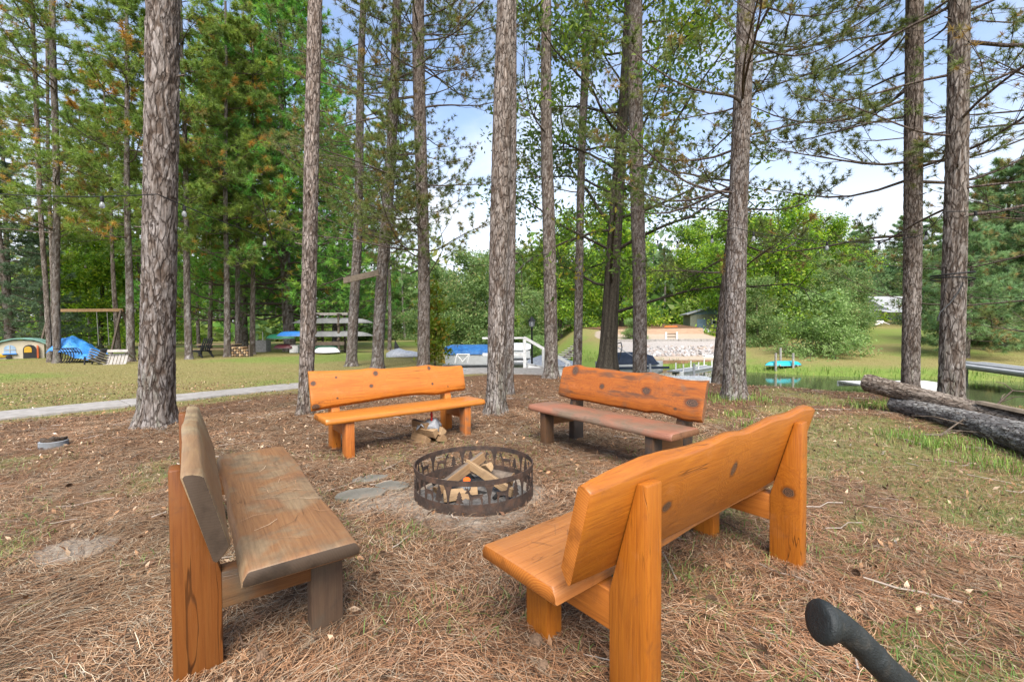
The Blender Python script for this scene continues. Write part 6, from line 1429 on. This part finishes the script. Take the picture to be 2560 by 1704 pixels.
for x in (wh*.34, wh*.66, wh*.98): MB().box((x, -1.9, .2), (.12, .12, .5)).build('porch_post', 'slate_blue', ho)
# driftwood on the slope
q0 = W(2027, 773, 37); zz = hz1(q0.x, q0.y); dw = thing('driftwood', 'bleached driftwood branches lying on the grassy slope below the white house', 'driftwood', (q0.x, q0.y, zz+.08), .2)
for i, (a_, b_) in enumerate((((-.7, 0, 0), (.7, .1, .15)), ((-.4, .1, .3), (.75, -.1, .05)), ((-.1, -.1, .1), (.5, .2, .35)))): MB().tube([a_, Vector(a_).lerp(Vector(b_), .5)+Vector((0, .05, .08)), b_], [.09, .08, .03], 7).build('branch', 'pale_deck', dw, smooth=60)

# ------------------------------------------------------------------ fallen logs at the right
def fallen_log(name, label, pts, rad, seed, plate, amp=.02, segs=64, n=150):
    P = np.array(pts, float); t = np.linspace(0, 1, n); ks = np.linspace(0, 1, len(P)); line = np.stack([np.interp(t, ks, P[:, i]) for i in range(3)], 1)
    for _ in range(8): line[1:-1] = (line[:-2]+2*line[1:-1]+line[2:])/4
    rd = np.interp(t, np.linspace(0, 1, len(rad)), rad); r = np.random.default_rng(seed)
    tg = np.gradient(line, axis=0); tg /= np.linalg.norm(tg, axis=1, keepdims=True); a = np.cross(tg, (0, 0, 1.)); a /= np.linalg.norm(a, axis=1, keepdims=True); b = np.cross(a, tg)
    th = np.linspace(0, 2*np.pi, segs, endpoint=False); TH, S = np.meshgrid(th, t*np.linalg.norm(P[-1]-P[0]))
    nc = max(6, int(2*np.pi*rd.mean()/.05)); su = np.mod(TH/(2*np.pi)*nc + .5*(fbm(S*3, TH*2, seed, 1.2, 3)-.5), nc); sv = S/.15+1
    f1, f2, cid = bark_voronoi(su, sv, nc, seed); pl = .75+.25*sstep(f2-f1, .0, .15); fine = fbm(TH*5, S*9, seed+4, 2, 4)-.5; cid = np.clip(fbm(TH*2.5, S*3, seed+8, 1.5, 3), 0, .999)
    RA = rd[:, None]*(1+.06*np.sin(TH*2+S)) + amp*(pl*(.5+.9*cid)-.6+fine*1.2)
    V = line[:, None, :] + RA[..., None]*(a[:, None, :]*np.cos(TH)[..., None] + b[:, None, :]*np.sin(TH)[..., None])
    k = (cid*len(plate)).astype(int) % len(plate); col = plate[k]*(.75+.5*((cid*7.3) % 1))[..., None]*(1+.6*fine[..., None]); col = np.array((.07, .055, .045))*(1-pl[..., None])+col*pl[..., None]
    vid = np.arange(n*segs).reshape(n, segs); nx_ = np.roll(vid, -1, 1); q = np.stack([vid[:-1], nx_[:-1], nx_[1:], vid[1:]], -1).reshape(-1, 4)
    root = thing(name, label, 'log', tuple(P[0]), 0, 'fallen logs on the bank'); Vl = V.reshape(-1, 3)-P[0]
    link('bark', mesh_np('bark', Vl, [q], col.reshape(-1, 3), smooth=True), 'bark_log', root)
    for e, nm in ((0, 'cut_end'), (n-1, 'cut_end')):
        ring = V[e]-P[0]; c = ring.mean(0); vv = np.concatenate([ring*.985+c*.015, [c]]); f = np.stack([np.arange(segs), np.roll(np.arange(segs), -1), np.full(segs, segs)], -1)
        link(nm, mesh_np(nm, vv, [f], np.tile(np.array((.12, .09, .07)), (segs+1, 1))*r.uniform(.8, 1.2, (segs+1, 1))), 'bark', root)
    return root
GREYB = np.array([(.20, .195, .19), (.15, .14, .135), (.27, .26, .245), (.17, .15, .13)]); BRNB = np.array([(.20, .165, .135), (.15, .115, .09), (.26, .215, .175), (.17, .13, .105)])
fallen_log('fallen_log', 'grey-barked fallen log, the lower one nearest the viewer at the right edge', [(5.72, 6.55, .11), (5.62, 5.6, .12), (5.32, 4.7, .13), (4.85, 3.7, .14)], [.11, .125, .145, .16], 91, GREYB)
fallen_log('fallen_log', 'brown fallen log with a raised blunt end, upper one in front of the cabled trunk', [(5.62, 6.95, .40), (5.78, 6.3, .29), (5.92, 5.4, .17), (5.95, 4.4, .12), (5.9, 3.6, .10)], [.135, .13, .125, .12, .11], 92, BRNB)
fallen_log('fallen_log', 'thin grey log lying behind the other two at the right edge', [(6.75, 5.9, .10), (6.6, 5.1, .11), (6.3, 4.2, .10)], [.07, .08, .07], 93, GREYB, amp=.01, segs=32, n=80)
o = MB().loft([[(5.80+f*.2, 5.55-f*1.7, .30-f*.12) if False else (5.86+.0*f+x, 5.5-1.9*f, .325-.11*f+z) for x, z in ((-.07, -.015), (.07, -.02), (.06, .015), (-.05, .022))] for f in (0, .3, .6, 1)]).build('wood_slab', 'plank_brown', None, bevel=.004)
tag(o, 'bare split slab of wood lying along the brown fallen log', 'wood')
# dead branches over the logs
def dead_branch(label, pts, rad, seed, nsub=6):
    r = np.random.default_rng(seed); root = thing('dead_branch', label, 'branch', tuple(pts[0]), 0, 'dead branches on the logs'); b0 = Vector(pts[0])
    P = [Vector(p)-b0 for p in pts]; MB().tube(P, list(np.linspace(rad, rad*.35, len(P))), 6).build('stem', 'log_bark', root, smooth=60)
    for i in range(nsub):
        k = r.integers(1, len(P)-1) if len(P) > 2 else 1; d = Vector(unit(1, r)[0]); d.z = abs(d.z)*.5; l = r.uniform(.15, .45); q = P[int(k)]
        MB().tube([q, q+d*l*.5+Vector((0, 0, .03)), q+d*l], [rad*.45, rad*.3, rad*.15], 4).build('twig', 'log_bark', root)
dead_branch('dark forked dead branch rising over the fallen logs at the right edge', [W(2185, 975, 5.6), W(2260, 965, 5.5), W(2300, 925, 5.5), W(2330, 898, 5.4), W(2370, 902, 5.3)], .018, 1)
dead_branch('pale crooked dead branch lying across the lower fallen log', [W(2120, 1000, 5.1), W(2165, 1000, 5.0), W(2205, 972, 5.2), W(2290, 1000, 4.9), W(2370, 1020, 4.6)], .014, 2)
dead_branch('thin dead branch lying behind the cabled trunk', [W(2200, 930, 6.4), W(2270, 955, 6.2), W(2320, 948, 6.0), W(2380, 965, 5.8)], .014, 3)

# ------------------------------------------------------------------ string lights
plain('cord_black', (.015, .015, .015), .6, .2, 20)
t = NT('bulb_glass'); t.color((.5, .52, .53)); t.p.inputs['Transmission Weight'].default_value = .6; t.p.inputs['Roughness'].default_value = .12; t.p.inputs['IOR'].default_value = 1.3
sl = thing('string_lights', 'black cord of clear bulbs strung from trunk to trunk', 'string lights', (0, 0, 0), 0)
nodes = [(-10.2, 5.6, 3.75), tuple(W(362, 447, 5.38)), tuple(W(968, 600, 13.9)), tuple(W(1262, 583, 10.95)), tuple(W(1330, 585, 13.6)), tuple(W(1455, 535, 12.4)), tuple(W(1690, 524, 7.35)), tuple(W(2100, 545, 7.95)), tuple(W(2170, 487, 6.3)), (9.6, 5.2, 3.25)]
bulbs = []
for a, b in zip(nodes[:-1], nodes[1:]):
    a, b = Vector(a), Vector(b); L = (b-a).length; n = max(6, int(L/.35)); sag = min(.45, L*.045); P = [a.lerp(b, i/n) - Vector((0, 0, sag*4*(i/n)*(1-i/n))) for i in range(n+1)]
    MB().tube(P, .006, 5).build('cord', 'cord_black', sl, smooth=60)
    nb_ = max(1, int(L/1.15))
    for i in range(nb_): bulbs.append(P[int((i+.5)/nb_*n)])
sock = MB().lathe([(.012, .0), (.022, -.01), (.024, -.07), (.018, -.085)], 8).mesh('socket', smooth=40); sock.materials.append(M['cord_black'])
glass = MB().lathe([(.016, -.085), (.03, -.11), (.036, -.14), (.03, -.168), (.012, -.18)], 10).mesh('bulb', smooth=60); glass.materials.append(M['bulb_glass'])
for p in bulbs:
    s = bpy.data.objects.new('socket', sock); COL.objects.link(s); s.parent = sl; s.location = p; s.scale = (.8,)*3; g_ = bpy.data.objects.new('bulb', glass); COL.objects.link(g_); g_.parent = s
# cable wrapped round the right trunk
g = G(2188, 948); tcx = Vector((g.x, g.y, 0)); cbl = thing('trunk_cable', 'black cable looped twice round the right-hand thick trunk', 'cable', tuple(tcx), 0)
for z0_, tl_ in ((W(2190, 628, 6.4).z, .02), (W(2190, 640, 6.4).z, -.02)):
    MB().tube([(.236*math.cos(a_)-.02, .236*math.sin(a_), z0_+tl_*math.cos(a_)) for a_ in np.linspace(0, 6.283, 26)], .011, 5, cap=False).build('loop', 'cord_black', cbl, smooth=60)
MB().tube([W(p_[0], p_[1], 6.38)-tcx for p_ in ((2216, 650), (2205, 672), (2185, 698), (2163, 718), (2157, 738))], .010, 5).build('tail', 'cord_black', cbl, smooth=60)

# ------------------------------------------------------------------ small things on the ground
plain('grey_corrugated', (.24, .25, .26), .6, .2, 8, dirt=(.2, .18, .16)); plain('cone_brown', (.15, .095, .06), .85, .4, 60); plain('rotten_bark', (.07, .05, .035), .95, .5, 14, bump=1.)
g = G(92, 1038); dp = thing('drain_pipe_stub', 'short grey corrugated pipe stub sunk in the needles left of the stout trunk', 'pipe', (g.x, g.y+.14, 0), R(20))
prof = []
for i in range(9): prof += [(.112, .009*i), (.119, .009*i+.003), (.119, .009*i+.006), (.112, .009*i+.009)]
MB().lathe([(.10, -.03)]+prof+[(.10, .081), (.098, .02)], 26).build('wall', 'grey_corrugated', dp, smooth=30)
mb = MB(); rr = random.Random(3); secs = [[(r_*math.cos(2*math.pi*k/18)*rr.uniform(.9, 1.1), r_*math.sin(2*math.pi*k/18)*rr.uniform(.9, 1.1), z+rr.uniform(-.015, .02)) for k in range(18)] for r_, z in ((.098, .06), (.105, .10), (.07, .10), (.02, .08))]
mb.loft(secs).build('soil', 'rotten_bark', dp)
# pine cones
cone = MB(); rr = random.Random(2)
for i in range(9):
    z = .006+i*.0058; r_ = .021*math.sin(math.pi*(i+1.6)/11.5)+.004
    for k in range(7):
        a_ = 2*math.pi*(k+.5*(i % 2))/7; c_, s_ = math.cos(a_), math.sin(a_); cone.add([(r_*.4*c_, r_*.4*s_, z), (r_*1.25*math.cos(a_-.42), r_*1.25*math.sin(a_-.42), z+.004), (r_*1.5*c_, r_*1.5*s_, z+.009), (r_*1.25*math.cos(a_+.42), r_*1.25*math.sin(a_+.42), z+.004)], [(0, 1, 2, 3)])
cone.lathe([(.006, 0), (.012, .01), (.014, .03), (.006, .055)], 8); cme = cone.mesh('pine_cone'); cme.materials.append(M['cone_brown'])
for i, (px, py) in enumerate([(1240, 1500), (1560, 1235), (890, 1275), (645, 1350), (1470, 1540), (1255, 1555), (1590, 1250), (1640, 1380), (335, 1205), (150, 1120), (590, 1530), (1980, 1330), (870, 1330), (1760, 1500), (75, 1185), (1100, 1420)]):
    g = G(px, py); o = bpy.data.objects.new('pine_cone', cme); COL.objects.link(o); s_ = random.uniform(.6, .9); o.scale = (s_,)*3; o.rotation_euler = (random.uniform(1.2, 1.8), random.uniform(-.3, .3), random.uniform(0, 6)); o.location = (g.x, g.y, hz1(g.x, g.y)+.026*s_)
    tag(o, 'brown pine cone ' + ['just below the front leg of the honey coloured bench', 'under the honey coloured bench, left of the pair beneath its backrest', 'right of the weathered bench seat corner, the upper of two', 'under the weathered bench seat', 'at the bottom edge, right of the honey bench near post',
        'at the bottom edge, left of the honey bench near post', 'under the honey coloured bench, right of the pair beneath its backrest', 'in the open needles between the two posts of the honey coloured bench', 'close left of the weathered bench post', 'in the needles between the pipe stub and the weathered bench', 'beside the foot of the weathered bench post at the bottom edge',
        'above the padded handle, right of the honey bench', 'right of the weathered bench leg, the lower of two', 'left of the padded handle near the bottom edge', 'at the left edge below the corrugated pipe stub', 'between the weathered bench and the honey coloured bench seat'][i], 'pine cone', 'pine cones among the needles')
# curled needles lying on the bench seats: stuff
def seat_needles():
    r = np.random.default_rng(4); C, A = [], []
    for (bx_, by_, t_, n) in ((-1.645, 2.134, -54.135, 34), (.992, 1.848, 39.344, 14)):
        u = r.normal(size=n)*.28+(.1 if n > 20 else -.62); v = r.uniform(.28, .56, n); t_ = R(t_); k = np.abs(u) < .85; u, v = u[k], v[k]
        C.append(np.stack([bx_+u*math.cos(t_)-v*math.sin(t_), by_+u*math.sin(t_)+v*math.cos(t_), np.full(len(u), HS+.0035)], -1)); A.append(r.uniform(0, 6.28, len(u)))
    C = np.concatenate(C); A = np.concatenate(A); N = len(C)
    V, q, c = ribbons(C, A, r.uniform(.06, .14, N), np.full(N, .0024), r.normal(size=N)*.8, np.zeros(N), pick(NEEDLE, (2, 4, 3, 1, 1, 1), N, r), r, lift=.004)
    tag(link('seat_needles', mesh_np('seat_needles', V, [q], c), 'litter'), 'loose pine needles lying on the near bench seats', 'pine needles', kind='stuff')
seat_needles()
# padded handle at the lower right: a bent tube on its own post
plain('foam_grip', (.018, .021, .021), .52, .3, 45, bump=.35, dirt=(.045, .042, .036))
Yg = .82; P = [W(x_+6, y_+2, Yg+d_) for x_, y_, d_ in ((1871, 1424, 0), (1876, 1425, 0), (1886, 1427, 0), (1900, 1430, 0), (1916, 1434, 0), (1936, 1445, 0), (1960, 1464, 0), (1990, 1494, 0), (2030, 1536, 0), (2090, 1590, .01), (2170, 1665, .02), (2230, 1780, .03), (2255, 1950, .04))]
hd = thing('padded_handle', 'dark grey foam-padded curved handle at the lower right corner', 'handle', tuple(P[-1]), 0); o0 = P[-1]
def cr(P, n=6):
    out = []; Q = [P[0]]+P+[P[-1]]
    for i in range(1, len(Q)-2):
        for k in range(n):
            t = k/n; a, b, c, d = Q[i-1], Q[i], Q[i+1], Q[i+2]; out.append(.5*((2*b)+(c-a)*t+(2*a-5*b+4*c-d)*t*t+(3*b-a-3*c+d)*t**3))
    out.append(P[-1]); return out
pts = [p_-o0 for p_ in cr(P)]; rad = [float(np.interp(i/6, [0, .3, 1, 1.8, 2.6, 3.5, 4.6, 5.5, 20], [.012, .026, .036, .039, .0375, .0315, .027, .0255, .0255])) + (.0016 if i % 11 == 0 and i > 40 else 0) for i in range(len(pts))]
MB().tube(pts, rad, 24).build('grip', 'foam_grip', hd, smooth=70)
e_ = pts[-1]; MB().tube([e_, e_+Vector((.01, .02, -.12)), e_+Vector((.02, .05, -o0.z*.6)), Vector((e_.x+.03, e_.y+.08, -o0.z-.05))], .016, 12).build('pole', 'black_metal', hd, smooth=60)
